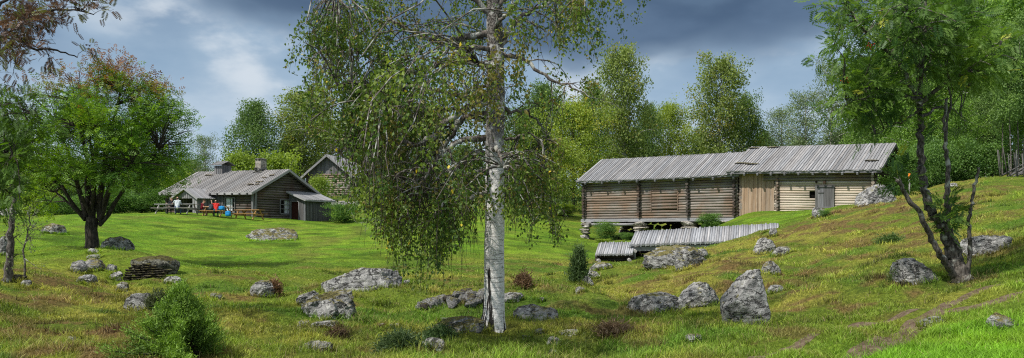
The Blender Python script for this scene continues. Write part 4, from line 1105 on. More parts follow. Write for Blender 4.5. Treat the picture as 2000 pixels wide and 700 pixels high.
# the big pointed boulder: steep left flank, sharp top, hollow dark front
boulder(1466, 637, 102, 114, 'big pointed grey boulder standing upright on the slope', 141, 'stone', sub=6, dep=.75, blocky=.2, cuts=3, sink=.16, rough=.6,
        full=.62, planes=[((-.62, -.12, .78), .46), ((.94, -.1, .30), .72), ((.05, -.95, .22), .62), ((-.25, -.8, -.55), .62), ((.5, -.75, .35), .72), ((-.95, .1, -.1), .88)])
boulder(1358, 667, 34, 14, 'blue-grey stone in the grass below the pointed boulder', 142, 'stone')
boulder(1330, 522, 124, 42, 'large moss-covered boulder in front of the long low shed', 143, 'stone_moss', sub=6, dep=.6, sink=.3)
boulder(1297, 526, 44, 34, 'white-spotted round rock at the left end of the mossy boulder', 144, 'stone_pale')
boulder(1334, 528, 32, 24, 'grey rock set into the front of the mossy boulder', 145, 'stone')
boulder(1374, 508, 26, 20, 'dark rounded block at the right end of the mossy boulder', 146, 'stone', blocky=.4)
boulder(1493, 496, 50, 28, 'sloping grey slab in the bank by the end of the long shed', 147, 'stone_pale', sink=.4, tilt=-.35, dep=.6)
boulder(1534, 497, 44, 15, 'flat grey slab in the bank to the right of the sloping slab', 148, 'stone', sink=.45, tilt=-.2)
boulder(1512, 462, 18, 16, 'rough stone at the upper corner of the long shed', 149, 'stone')
boulder(1507, 538, 42, 26, 'layered brown rock right behind the tip of the pointed boulder', 150, 'stone_moss', blocky=.9)
boulder(1524, 570, 40, 11, 'flat grey stone right of the pointed boulder', 151, 'stone', sink=.4)
boulder(1722, 410, 86, 56, 'large dark boulder by the gable end of the log barn', 152, 'stone', sub=6, dep=.7, sink=.25, tilt=-.25, planes=[((.25, -.8, .15), .55), ((-.5, -.1, .8), .6)], Y=34)
boulder(1692, 412, 30, 22, 'pale rock at the foot of the large dark boulder', 153, 'stone_pale', Y=33.5)
boulder(1602, 432, 26, 28, 'blue-grey rock in front of the barn door', 154, 'stone', Y=32.8)
boulder(1626, 432, 36, 14, 'white-grey flat stone in front of the barn door', 155, 'stone_pale', Y=32.6)
boulder(1804, 552, 92, 44, 'pale lichen-covered rock behind the leaning rowan trunk', 156, 'stone_pale', sub=6, dep=.7, sink=.35)
boulder(1950, 490, 104, 38, 'long pale rock slab on the upper slope at the edge', 157, 'stone_pale', sub=6, dep=.5, sink=.4, tilt=-.1)
boulder(1864, 367, 24, 9, 'small white stone on the skyline of the slope', 158, 'stone_pale')
boulder(1830, 632, 58, 12, 'flat grey stone lying between the wheel ruts', 159, 'stone', sink=.5, dep=.5)
boulder(1968, 640, 60, 26, 'brown turf-covered hump at the lower edge of the track', 160, 'stone_moss', sink=.4)
boulder(1180, 527, 34, 14, 'grey stone under the eave of the short shed', 161, 'stone')
boulder(1166, 530, 28, 14, 'pale stone at the head of the row of stones below the short shed', 162, 'stone_pale')
boulder(1158, 545, 30, 15, 'second pale stone of the row below the short shed', 163, 'stone_pale')
boulder(1146, 556, 26, 15, 'third grey stone of the row below the short shed', 164, 'stone')
boulder(1134, 573, 24, 12, 'lowest stone of the row below the short shed', 165, 'stone_pale')
boulder(660, 404, 90, 14, 'bare grey rock shelf in front of the storehouse', 166, 'stone_pale', sink=.5, dep=.5)
boulder(770, 640, 30, 8, 'weathered little stone in the meadow left of the birch', 167, 'stone_pale', sink=.5)
boulder(745, 640, 22, 7, 'tiny grey stone left of the weathered one', 168, 'stone', sink=.5)
boulder(795, 556, 16, 9, 'small stone right of the big flat-topped boulder', 169, 'stone_pale')
boulder(862, 622, 16, 6, 'small flat stone in the yellow grass by the rubble heap', 170, 'stone_pale', sink=.5)

def rubble():
    """heap of broken rock by the birch and the ruined dry wall: every stone its own object, from a few shapes"""
    rs = random.Random(17)
    protos = []
    for k in range(6):
        mb = MB(); rock_into(mb, (0, 0, 0), (1, .85, .62), 300 + k, 4, 0, .85, (1, 1, 1), 10)
        o = mb.build('rubble_stone', M[('stone', 'stone_pale', 'stone', 'stone_pale', 'stone_dark', 'stone')[k]]); protos.append(o)
    used = set()
    def put(k, p, s, rot, label, group):
        o = protos[k]
        if k in used:
            o = o.copy(); COL.objects.link(o)
        used.add(k)
        o.location = p; o.scale = s; o.rotation_euler = rot
        tag(o, label, 'rock', group)
    for i in range(44):
        t = rs.random(); px = 820 + 135 * t + rs.uniform(-6, 6); py = 602 - 30 * t * rs.uniform(.2, 1) - rs.uniform(0, 8)
        py = min(py, 604)
        p = hit(px, py + 4); s = rs.uniform(.10, .22)
        p[2] += s * .25 + rs.uniform(0, .10) * (1 - abs(2 * t - 1))
        put(i % 6, p, (s, s * rs.uniform(.8, 1.2), s * rs.uniform(.7, 1.1)), (rs.uniform(-.5, .5), rs.uniform(-.5, .5), rs.uniform(0, 6.3)), 'broken grey stone in the lichen-spotted rubble heap left of the birch trunk', 'stones of the rubble heap by the birch')
    # the wall: a turf-topped stony bank whose face is laid up of thin dark slabs
    A, B = hit(238, 549), hit(314, 545); A[2] += .22; B[2] += .22
    core = MB(); c = (A + B) / 2
    rock_into(core, (0, 0, 0), (.62, .5, .40), 340, 5, .1, .8, (.55, .55, .45)); co = core.build('earth_bank', M['stone_moss']); co.location = (c[0], c[1] + .70, c[2] - .02); tag(co, 'turf-topped bank behind the dark slabs of the ruined dry wall', 'bank')
    mb = MB(); rock_into(mb, (0, 0, 0), (1, .55, .17), 333, 4, 0, .9, (1, 1, 1), 10); slab = mb.build('wall_stone', M['stone_dark'])
    first = True
    for row in range(9):
        t = -.03
        while t < 1.0:
            s_ = rs.uniform(.09, .17); t += s_ / 1.16 * 1.15
            top = .86 - .55 * abs(t - .42)
            if row / 9 > top: continue
            p = A + (B - A) * t; p = p + np.array((0, .10 + .02 * row - .16 * abs(t - .45) + rs.uniform(-.04, .03), -.26 + row * .062))
            o = slab if first else slab.copy()
            if not first: COL.objects.link(o)
            first = False
            o.location = p; o.scale = (s_, s_ * 1.2, s_ * rs.uniform(1.2, 1.9)); o.rotation_euler = (rs.uniform(-.12, .12), rs.uniform(-.1, .12), rs.uniform(-.4, .4))
            tag(o, 'thin dark stone stacked in the ruined dry wall under the rowan', 'rock', 'stones of the ruined dry wall')
rubble()

# ---------------------------------------------------------------- tables
def picnic_table(loc, rz, L, wood, label, bench_table=False):
    o = empty('picnic_table', loc, rz, label, 'picnic table', 'picnic tables on the lawn')
    m = M[wood]
    mb = MB()
    for k in range(5): mb.beam((-L / 2, -.32 + k * .16, .735), (L / 2, -.32 + k * .16, .735), .15, .042, (0, 0, 1), tint(.85, 1.15))
    mb.build('tabletop', m, o)
    for sy in (-1, 1):
        mb = MB()
        for k in range(2): mb.beam((-L / 2, sy * (.62 + k * .15), .44), (L / 2, sy * (.62 + k * .15), .44), .14, .042, (0, 0, 1), tint(.85, 1.15))
        mb.build('seat', m, o)
    for sx in (-1, 1):
        x = sx * (L / 2 - .32)
        for sy in (-1, 1):
            mb = MB(); mb.beam((x, sy * .24, .713), (x, sy * .74, 0), .045, .11, (0, sy, .6), tint(.9, 1.2)); mb.build('leg', m, o)
        mb = MB(); mb.beam((x + sx * .046, -.74, .37), (x + sx * .046, .74, .37), .045, .11, (0, 0, 1), tint(.9, 1.2)); mb.build('crossbar', m, o)
        mb = MB(); mb.beam((x - sx * .046, 0, .34), (x - sx * .5, 0, .70), .045, .09, (0, 0, 1), tint(.9, 1.2)); mb.build('brace', m, o)
    return o
def ong(px, py_unused, Y):
    X = (px - CX) / F * Y; return np.array((X, Y, gz(X, Y)))
T1 = ong(345, 0, 59.5); T2 = ong(424, 0, 59.8); T3 = ong(487, 0, 60.2)
picnic_table(T1, R(-8), 3.1, 'grey_plank', 'long silver-grey picnic table with two people seated at it')
picnic_table(T2, R(-14), 2.1, 'pine', 'yellow pine picnic table with two people in red at it')
picnic_table(T3, R(-14), 2.1, 'pine', 'empty yellow pine picnic table nearest the cabin gable')

# ---------------------------------------------------------------- people: one remeshed body each
def capsule(mb, a, b, ra, rb_, k=12):
    a = np.asarray(a, float); b = np.asarray(b, float)
    d = b - a; L = np.linalg.norm(d) + 1e-9; d = d / L
    pts, rad = [], []
    for t in np.linspace(-math.pi / 2, 0, 5)[:-1]: pts.append(a + d * ra * math.sin(t)); rad.append(max(ra * math.cos(t), 1e-3))
    for t in np.linspace(0, 1, 4): pts.append(a + d * L * t); rad.append(ra + (rb_ - ra) * t)
    for t in np.linspace(0, math.pi / 2, 5)[1:]: pts.append(b + d * rb_ * math.sin(t)); rad.append(max(rb_ * math.cos(t), 1e-3))
    mb.tube(pts, rad, k)

def ellipsoid(mb, c, r, sub=3):
    v, f = ico(sub); mb.add(v * np.asarray(r) + np.asarray(c), f)

def person(loc, rz, pose, mats, label, hair, group='people sitting at the picnic tables'):
    """local frame: faces +y, sits at seat height over the origin; pose gives joints"""
    o = empty('person', loc, rz, label, 'person', group)
    J = dict(pelvis=(0, 0, .50), waist=(0, .03, .66), chest=(0, .06, .86), neck=(0, .08, 1.02), head=(0, .11, 1.17),
             sl=(-.18, .06, .97), sr=(.18, .06, .97), el=(-.26, .20, .76), er=(.26, .20, .76), wl=(-.15, .42, .76), wr=(.15, .42, .76),
             hl=(-.10, .02, .49), hr=(.10, .02, .49), kl=(-.13, .44, .50), kr=(.13, .44, .50), al=(-.13, .40, .09), ar=(.13, .40, .09))
    J.update({k: v for k, v in pose.items() if isinstance(v, tuple)}); J = {k: np.array(v, float) for k, v in J.items()}
    bones = []                                   # (a, b, ra, rb, material slot)
    def B(a, b, ra, rb_, m): bones.append((np.asarray(a, float), np.asarray(b, float), ra, rb_, m))
    SK, SH, TR, SO = 0, 1, 2, 3
    side = np.array((.075, 0, 0))
    B(J['pelvis'] - side, J['pelvis'] + side, .125, .125, TR); B(J['pelvis'], J['waist'], .135, .125, SH)
    B(J['waist'] - side * .6, J['chest'] - side, .115, .115, SH); B(J['waist'] + side * .6, J['chest'] + side, .115, .115, SH)
    B(J['chest'], (J['sl'] + J['sr']) / 2, .12, .09, SH); B(J['sl'], J['sr'], .07, .07, SH); B((J['sl'] + J['sr']) / 2, J['neck'], .07, .055, SK); B(J['neck'], J['head'] - (0, .01, .03), .052, .05, SK)
    bare = pose.get('short', False)
    for s in 'lr':
        sgn = -1 if s == 'l' else 1
        sh, el, w = J['s' + s], J['e' + s], J['w' + s]
        mid = sh + (el - sh) * .62
        B(sh, mid, .06, .052, SH); B(mid, el, .047, .042, SK if pose.get('sleeve') == 'short' else SH); B(el, w, .042, .029, SK if pose.get('sleeve') in ('short', 'half') else SH)
        # hand: palm, four unequal curled fingers and a thumb leaving the side of the palm
        d = w - el; d /= np.linalg.norm(d); up = np.array((0, 0, 1.0)); sd = np.cross(d, up); sd /= np.linalg.norm(sd) + 1e-9; dn = np.cross(sd, d)
        pb = w + d * .02
        for q in (-.022, 0, .022): B(pb + sd * q, pb + d * .065 + sd * q * 1.25, .017, .014, SK)
        for q, ln in ((-.033, .062), (-.011, .075), (.011, .07), (.033, .054)):
            k0 = pb + d * .07 + sd * q; k1 = k0 + d * ln * .5 - dn * .006; B(k0, k1, .0105, .010, SK); B(k1, k1 + d * ln * .42 - dn * .028, .010, .0085, SK)
        t0 = pb + sd * (-sgn) * .032 + d * .015; t1 = t0 + sd * (-sgn) * .026 + d * .03; B(t0, t1, .013, .0115, SK); B(t1, t1 + d * .028 - dn * .012, .0115, .009, SK)
        h, k, an = J['h' + s], J['k' + s], J['a' + s]
        B(h, h + (k - h) * .6, .095, .078, TR); B(h + (k - h) * .6, k, .078, .06, TR)
        sm = k + (an - k) * .3; B(k, sm, .058, .056, SK if bare else TR); B(sm, an, .056, .037, SK if bare else TR)
        toe = an + np.array((0, .17, -.045)) + np.array((sgn * .02, 0, 0)); B(an + (0, -.04, -.035), toe, .042, .034, SO)
    mb = MB()
    for a, b, ra, rb_, m in bones: capsule(mb, a, b, ra, rb_)
    # head: skull, jaw, nose, ears, lips and brow, looking along the pose's face direction
    hc = J['head']; fd = np.array(pose.get('face', (0, 1, -.1)), float); fd /= np.linalg.norm(fd); sd = np.cross(fd, (0, 0, 1)); sd /= np.linalg.norm(sd); upv = np.cross(sd, fd)
    headparts = MB()
    def hp(f_, s_, u_, r): 
        v, f = ico(3); vv = v * np.asarray(r); headparts.add(hc + vv[:, :1] * sd + vv[:, 1:2] * fd + vv[:, 2:3] * upv + fd * f_ + sd * s_ + upv * u_, f)
    hp(0, 0, .02, (.076, .094, .105)); hp(.025, 0, -.05, (.055, .066, .07)); hp(.10, 0, -.012, (.015, .02, .024)); hp(.078, 0, .02, (.045, .02, .016))
    hp(.089, 0, -.058, (.026, .013, .011)); hp(.07, 0, -.085, (.026, .026, .02))
    for s_ in (-1, 1): hp(-.005, s_ * .078, -.005, (.012, .025, .033)); hp(.055, s_ * .04, -.03, (.03, .03, .026))
    allmb = MB(); allmb.V = mb.V + headparts.V; allmb.C = mb.C + headparts.C; allmb.M = mb.M + headparts.M; allmb.S = mb.S + headparts.S
    allmb.Fq = list(mb.Fq) + [f + mb.n for f in headparts.Fq]; allmb.Uq = mb.Uq + headparts.Uq; allmb.n = mb.n + headparts.n
    raw = allmb.build('body_raw', [M['skin']])
    md = raw.modifiers.new('r', 'REMESH'); md.mode = 'VOXEL'; md.voxel_size = .0095
    sm = raw.modifiers.new('s', 'SMOOTH'); sm.iterations = 3; sm.factor = .5
    dg = bpy.context.evaluated_depsgraph_get()
    me = bpy.data.meshes.new_from_object(raw.evaluated_get(dg)); me.name = 'body'
    bpy.data.objects.remove(raw)
    me.materials.clear()
    for m in [M['skin']] + [M[x] for x in mats]: me.materials.append(m)
    nf = len(me.polygons); cen = np.empty(nf * 3); me.polygons.foreach_get('center', cen); cen = cen.reshape(-1, 3)
    best = np.full(nf, 9.0); slot = np.zeros(nf, np.int32)
    for a, b, ra, rb_, m in bones:
        ab = b - a; t = np.clip(((cen - a) @ ab) / (ab @ ab + 1e-9), 0, 1)
        dd = np.linalg.norm(cen - a - t[:, None] * ab, axis=1) - (ra + (rb_ - ra) * t)
        k = dd < best; best[k] = dd[k]; slot[k] = m
    hd = np.linalg.norm(cen - hc, axis=1) < .14; slot[hd & (cen[:, 2] > J['neck'][2] + .02)] = 0
    me.polygons.foreach_set('material_index', slot); me.polygons.foreach_set('use_smooth', np.ones(nf, bool))
    if 'col' not in me.attributes:
        ca = me.color_attributes.new('col', 'FLOAT_COLOR', 'POINT'); ca.data.foreach_set('color', np.ones(len(me.vertices) * 4, np.float32))
    body = bpy.data.objects.new('body', me); COL.objects.link(body); body.parent = o
    # eyes
    for s_ in (-1, 1):
        eb = MB(); v, f = ico(2); eb.add(hc + v * .0125 + fd * .083 + sd * s_ * .033 + upv * .003, f, smooth=True); e = eb.build('eye', M['eye'], body)
    # hair cap: shell of the skull above a hairline
    v, f = ico(4); k = pose.get('hairline', .0)
    loc_ = v * np.array((.086, .104, .112))
    keep = (loc_[:, 2] > (.055 + k) * np.clip((loc_[:, 1] + .02) / .1, -1.2, 1)) if not pose.get('bald') else (np.abs(loc_[:, 2] + .01) < .04) & (loc_[:, 1] < .015)
    fk = f[keep[f].all(1)]
    hm = MB(); bump = 1 + .03 * vnoise(v[:, 0] * 9, v[:, 1] * 9, v[:, 2] * 9, 4); L_ = loc_ * bump[:, None] + np.array((0, 0, .02))
    if pose.get('longhair'):
        back = (loc_[:, 1] < 0) ; L_[back, 2] -= .05 * (-loc_[back, 1] / .1)
    hm.add(hc + L_[:, :1] * sd + L_[:, 1:2] * fd + L_[:, 2:3] * upv, fk, smooth=True); hm.build('hair', M[hair], o)
    return o

M['skin'] = mat_plain('skin', (.50, .30, .21), .55, .35, .06, 30)
M['eye'] = mat_plain('dark_eye', (.03, .02, .02), .2, .5)
for nm, c in (('black_cloth', (.015, .016, .02)), ('pale_cloth', (.52, .56, .60)), ('maroon_cloth', (.16, .012, .022)), ('red_cloth', (.55, .035, .03)), ('jeans', (.06, .10, .17)), ('dark_trousers', (.02, .025, .04)), ('teal_trousers', (.03, .075, .10)), ('shoe', (.03, .025, .022)),
              ('grey_hair', (.25, .23, .21)), ('dark_hair', (.025, .018, .014)), ('brown_hair', (.06, .035, .022)), ('pack_cloth', (.05, .06, .075)), ('blue_bag', (.02, .22, .50)), ('bottle_glass', (.30, .42, .38)), ('orange', (.75, .22, .03)), ('berry', (.45, .02, .012)), ('brown_shorts', (.05, .035, .03)), ('paper', (.6, .6, .58))):
    M[nm] = mat_plain(nm, c, .85, .15, .1, 40)

def seat_at(T, rz, x, side):
    """point on the bench (side -1 near, +1 far) of a table, at ground height"""
    c, s = math.cos(rz), math.sin(rz); y = side * .69
    return np.array((T[0] + c * x - s * y, T[1] + s * x + c * y, T[2] - .03))
# bald man in black, far bench of the grey table, arms on the table
person(seat_at(T1, R(-8), -.75, 1), R(-8 + 180), dict(bald=True, face=(-.5, 1, -.15), wl=(-.10, .46, .78), wr=(.2, .40, .80)), ['black_cloth', 'dark_trousers', 'shoe'], 'bald man in a black jacket at the far side of the grey table', 'grey_hair')
# woman with pale top, near bench, seen from behind, reaching over the table
person(seat_at(T1, R(-8), .45, -1), R(-8 + 25), dict(waist=(0, .06, .66), chest=(0, .14, .86), neck=(0, .2, 1.02), head=(0, .24, 1.16), sl=(-.18, .15, .97), sr=(.18, .15, .97), el=(-.30, .34, .86), wl=(-.38, .58, .80), er=(.25, .2, .74), wr=(.2, .42, .74), kl=(-.15, .40, .47), kr=(.22, .36, .46), al=(-.12, .2, .09), ar=(.22, .14, .09), longhair=True, sleeve='half'), ['pale_cloth', 'jeans', 'shoe'], 'dark-haired person in a pale top and jeans, reaching across the grey table', 'dark_hair')
# man in maroon shirt and shorts, sitting sideways at the end of the pine table
person(seat_at(T2, R(-14), -.88, -1) + np.array((-.14, .42, 0)), R(-14 - 62), dict(waist=(0, .05, .66), chest=(0, .1, .87), neck=(0, .14, 1.03), head=(0, .19, 1.18), short=True, sleeve='short', face=(.1, 1, -.35), wl=(-.05, .46, .80), wr=(.10, .42, .78), kl=(-.14, .43, .5), kr=(.15, .40, .49), al=(-.16, .36, .09), ar=(.17, .3, .09)), ['maroon_cloth', 'brown_shorts', 'shoe'], 'man in a dark red shirt and shorts with forearms on the pine table', 'brown_hair')
# person in bright red, near bench, one hand raised
person(seat_at(T2, R(-14), .38, -1), R(-14 + 35), dict(waist=(0, .08, .66), chest=(0, .17, .85), neck=(0, .23, .99), head=(-.02, .27, 1.12), sl=(-.18, .18, .95), sr=(.18, .18, .95), el=(-.27, .38, .90), wl=(-.30, .44, 1.12), er=(.27, .3, .74), wr=(.12, .46, .77), sleeve='short', longhair=True), ['red_cloth', 'teal_trousers', 'shoe'], 'person in a bright red shirt raising one hand to the face', 'dark_hair')

def rest(o, p, label, cat, group=None):
    o.location = p; return tag(o, label, cat, group)
def tpoint(T, rz, x, y, z):
    c, s = math.cos(rz), math.sin(rz); return np.array((T[0] + c * x - s * y, T[1] + s * x + c * y, T[2] + z))
def bottle(p, label, mat, h=.26, r=.04):
    o = empty('bottle', p, 0, label, 'bottle')
    mb = MB(); mb.tube([(0, 0, 0), (0, 0, h * .62), (0, 0, h * .74), (0, 0, h * .88)], [r, r, r * .5, r * .36], 14); mb.build('flask', M[mat], o)
    mb = MB(); mb.tube([(0, 0, h * .88), (0, 0, h)], r * .42, 12); mb.build('cap', M['white_paint'], o)
bottle(tpoint(T1, R(-8), .18, -.05, .757), 'pale green bottle standing on the grey table', 'bottle_glass', .38, .075)
bottle(tpoint(T2, R(-14), -.42, .0, .757), 'blue bottle standing on the pine table', 'blue_bag', .3, .05)
def bag(p, rz, size, mat, label, cat, name):
    """soft bag: rounded body, flap, straps"""
    o = empty(name, p, rz, label, cat); w, d, h = size
    v, f = ico(4); s = np.sign(v) * np.abs(v) ** .6
    s[:, 2] = np.where(s[:, 2] > 0, s[:, 2] * (.92 + .12 * vnoise(v[:, 0] * 2, v[:, 1] * 2, None, 8)), s[:, 2])
    s = s * (1 + .05 * fbm(v[:, 0] * 3, v[:, 1] * 3, v[:, 2] * 3, 12, 3))[:, None]
    mb = MB(); mb.add(s * np.array((w / 2, d / 2, h / 2)) + (0, 0, h / 2), f, smooth=True); mb.build('body', M[mat], o)
    mb = MB(); mb.add(s * np.array((w * .36, d * .2, h * .22)) + (0, -d * .46, h * .32), f, smooth=True); mb.build('pocket', M[mat], o)
    for sx in (-1, 1):
        t = np.linspace(0, math.pi, 10); mb = MB(); mb.tube(np.stack([np.full(10, sx * w * .2), -d * .1 + d * .2 * np.cos(t), h * .93 + .09 * np.sin(t)], -1), .013, 8); mb.build('strap', M['black_cloth'], o)
bag(tpoint(T2, R(-14), .0, -.72, .465), R(-20), (.36, .24, .44), 'pack_cloth', 'dark grey rucksack on the near bench of the pine table', 'rucksack', 'rucksack')
bag(tpoint(T2, R(-14), .86, -.70, .465), R(-5), (.42, .3, .32), 'blue_bag', 'bright blue bag on the near bench of the pine table', 'bag', 'shopping_bag')
bag(tpoint(T2, R(-14), 1.32, -.60, .0), R(8), (.40, .3, .42), 'blue_bag', 'second blue bag, on the ground by the end of the pine table', 'bag', 'shopping_bag')

# ---------------------------------------------------------------- fence at the wood's edge, marker post
def pole_fence():
    A = P(1956, 350, 37.5); B = P(2080, 338, 36.0)
    o = empty('pole_fence', (A[0], A[1], gz(A[0], A[1])), 0, 'old fence of slanting grey split poles at the edge of the wood', 'fence')
    n = 9
    rs = random.Random(3)
    for i in range(n):
        t = i / (n - 1); p = A + (B - A) * t; z = gz(p[0], p[1]) - A[2] * 0
        l = np.array((p[0] - A[0], p[1] - A[1], z - gz(A[0], A[1])))
        for s in (-.07, .07):
            mb = MB(); mb.tube([l + (0, s, -.15), l + (rs.uniform(-.25, .02), s, rs.uniform(1.0, 1.5))], [.024, .016], 7, tint(.22, .4)); mb.build('post', M['grey_plank'], o)
    for i in range(16):
        t = i / 15 * .95; p = A + (B - A) * t; z = gz(p[0], p[1])
        l = np.array((p[0] - A[0], p[1] - A[1], z - gz(A[0], A[1]) + rs.uniform(-.05, .1)))
        d = np.array((1.9, -.1 + rs.uniform(-.05, .05), 1.15 + rs.uniform(-.1, .1)))
        mb = MB(); mb.tube([l, l + d * .5 + (0, 0, -.02), l + d], [.04, .036, .028], 7, tint(.25, .5)); mb.build('pole', M['grey_plank'], o)
pole_fence()
mp = P(1776, 384, 36); mp[2] = gz(mp[0], mp[1])
o = empty('marker_post', mp, 0, 'thin post with an orange top by the barn gable', 'post')
mb = MB(); mb.tube([(0, 0, -.1), (.01, 0, .5), (0, 0, .78)], .035, 8); mb.build('stake', M['grey_plank'], o)
mb = MB(); mb.tube([(0, 0, .78), (.0, 0, 1.0), (0, 0, 1.02)], [.05, .05, .03], 10); mb.build('orange_cap', M['orange'], o)
# ---------------------------------------------------------------- trees
def unit(v): return v / (np.linalg.norm(v, axis=-1, keepdims=True) + 1e-9)

def rhomb_leaves(mb, pos, size, col, rs, asp=.62, hang=.0, fold=.0):
    """one pointed leaf per position, turned at random; hang pulls the tips down"""
    n = len(pos)
    if n == 0: return
    ax = rs.normal(size=(n, 3)); ax[:, 2] -= hang * 2; ax = unit(ax)
    nr = unit(np.cross(ax, rs.normal(size=(n, 3))))
    sd = np.cross(nr, ax)
    L = (size * rs.uniform(.7, 1.3, n))[:, None]
    a = pos; c = pos + ax * L
    m = pos + ax * L * .42
    b = m + sd * L * asp / 2 + nr * L * .08; d = m - sd * L * asp / 2 + nr * L * .08
    V = np.stack([a, b, c, d], 1).reshape(-1, 3)
    C = np.repeat(np.clip(col, .004, .9), 4, axis=0)
    mb.add(V, np.arange(n * 4).reshape(-1, 4), None, C)

def pinnate_leaves(mb, pos, out, L, col, rs, pairs=5, asp=.34):
    """feathered rowan leaves: a terminal leaflet and pairs down a drooping stalk"""
    n = len(pos)
    if n == 0: return
    ax = unit(out + .55 * rs.normal(size=(n, 3)) + np.array((0, 0, -.15)))
    upv = unit(np.array((0, 0, 1.0)) + .55 * rs.normal(size=(n, 3)))
    sd = unit(np.cross(ax, upv)); nr = np.cross(sd, ax)
    Ls = (L * rs.uniform(.75, 1.25, n))[:, None]
    quads, cols = [], []
    def leaflet(base, d, l, w):
        m = base + d * l * .5; s = unit(np.cross(d, nr))
        quads.append(np.stack([base, m + s * w / 2, base + d * l, m - s * w / 2], 1)); cols.append(col)
    for k in range(pairs):
        t = .22 + .66 * k / (pairs - 1)
        p = pos + ax * Ls * t - nr * Ls * .12 * t * t
        ll = Ls * .42 * (1 - .3 * abs(t - .5))
        for s in (-1, 1):
            d = unit(ax * .45 + sd * s - nr * .18); leaflet(p, d, ll, ll * asp)
    leaflet(pos + ax * Ls * .9 - nr * Ls * .1, unit(ax - nr * .2), Ls * .4, Ls * .4 * asp)
    Q = np.concatenate(quads); C = np.concatenate(cols)
    V = Q.reshape(-1, 3)
    mb.add(V, np.arange(len(V)).reshape(-1, 4), None, np.repeat(np.clip(C * rs.uniform(.85, 1.15, (len(C), 1)), .004, .9), 4, axis=0))

def curve(p0, p1, n, bend, rs, wob=.05):
    """branch from p0 to p1 with an arch and some crookedness"""
    t = np.linspace(0, 1, n)[:, None]; p0 = np.asarray(p0, float); p1 = np.asarray(p1, float)
    L = np.linalg.norm(p1 - p0)
    pts = p0 + (p1 - p0) * t + np.asarray(bend) * (4 * t * (1 - t)) * L
    w = rs.normal(size=(n, 3)) * wob * L; w[0] = 0; w = np.cumsum(w, axis=0) * .35
    w -= t * w[-1]
    return pts + w

def interp(pts, t):
    n = len(pts) - 1; x = np.clip(np.asarray(t), 0, 1) * n; i = np.minimum(x.astype(int), n - 1); f = (x - i)[:, None]
    return pts[i] * (1 - f) + pts[i + 1] * f

def sub_branches(wood, limb, r0, rs, n, ln, t0=.3, spread=1.0, up=.1, droop=.0, k=4, segs=5, end=None):
    """side shoots off a limb; returns their polylines"""
    out = []
    ts = rs.uniform(t0, 1, n); ts[-1] = 1.0
    base = interp(limb, ts); tan = unit(np.gradient(limb, axis=0)); tg = tan[np.minimum((ts * (len(limb) - 1)).astype(int), len(limb) - 1)]
    for i in range(n):
        d = unit(tg[i] * rs.uniform(.3, .9) + spread * rs.normal(size=3) * .75 + np.array((0, 0, up)))
        L = ln * rs.uniform(.5, 1.15) * (1.1 - .45 * ts[i])
        pts = [base[i]]
        dd = d.copy()
        for s in range(segs - 1):
            dd = unit(dd + rs.normal(size=3) * .22 + np.array((0, 0, -droop * (.4 + s * .5))))
            pts.append(pts[-1] + dd * L / (segs - 1))
        pts = np.array(pts)
        rr = r0 * (1 - .7 * ts[i]) * np.linspace(1, .25, segs)
        wood.tube(pts, np.maximum(rr, .0022 if k < 4 else .003), k, caps=False)
        out.append(pts)
    return out

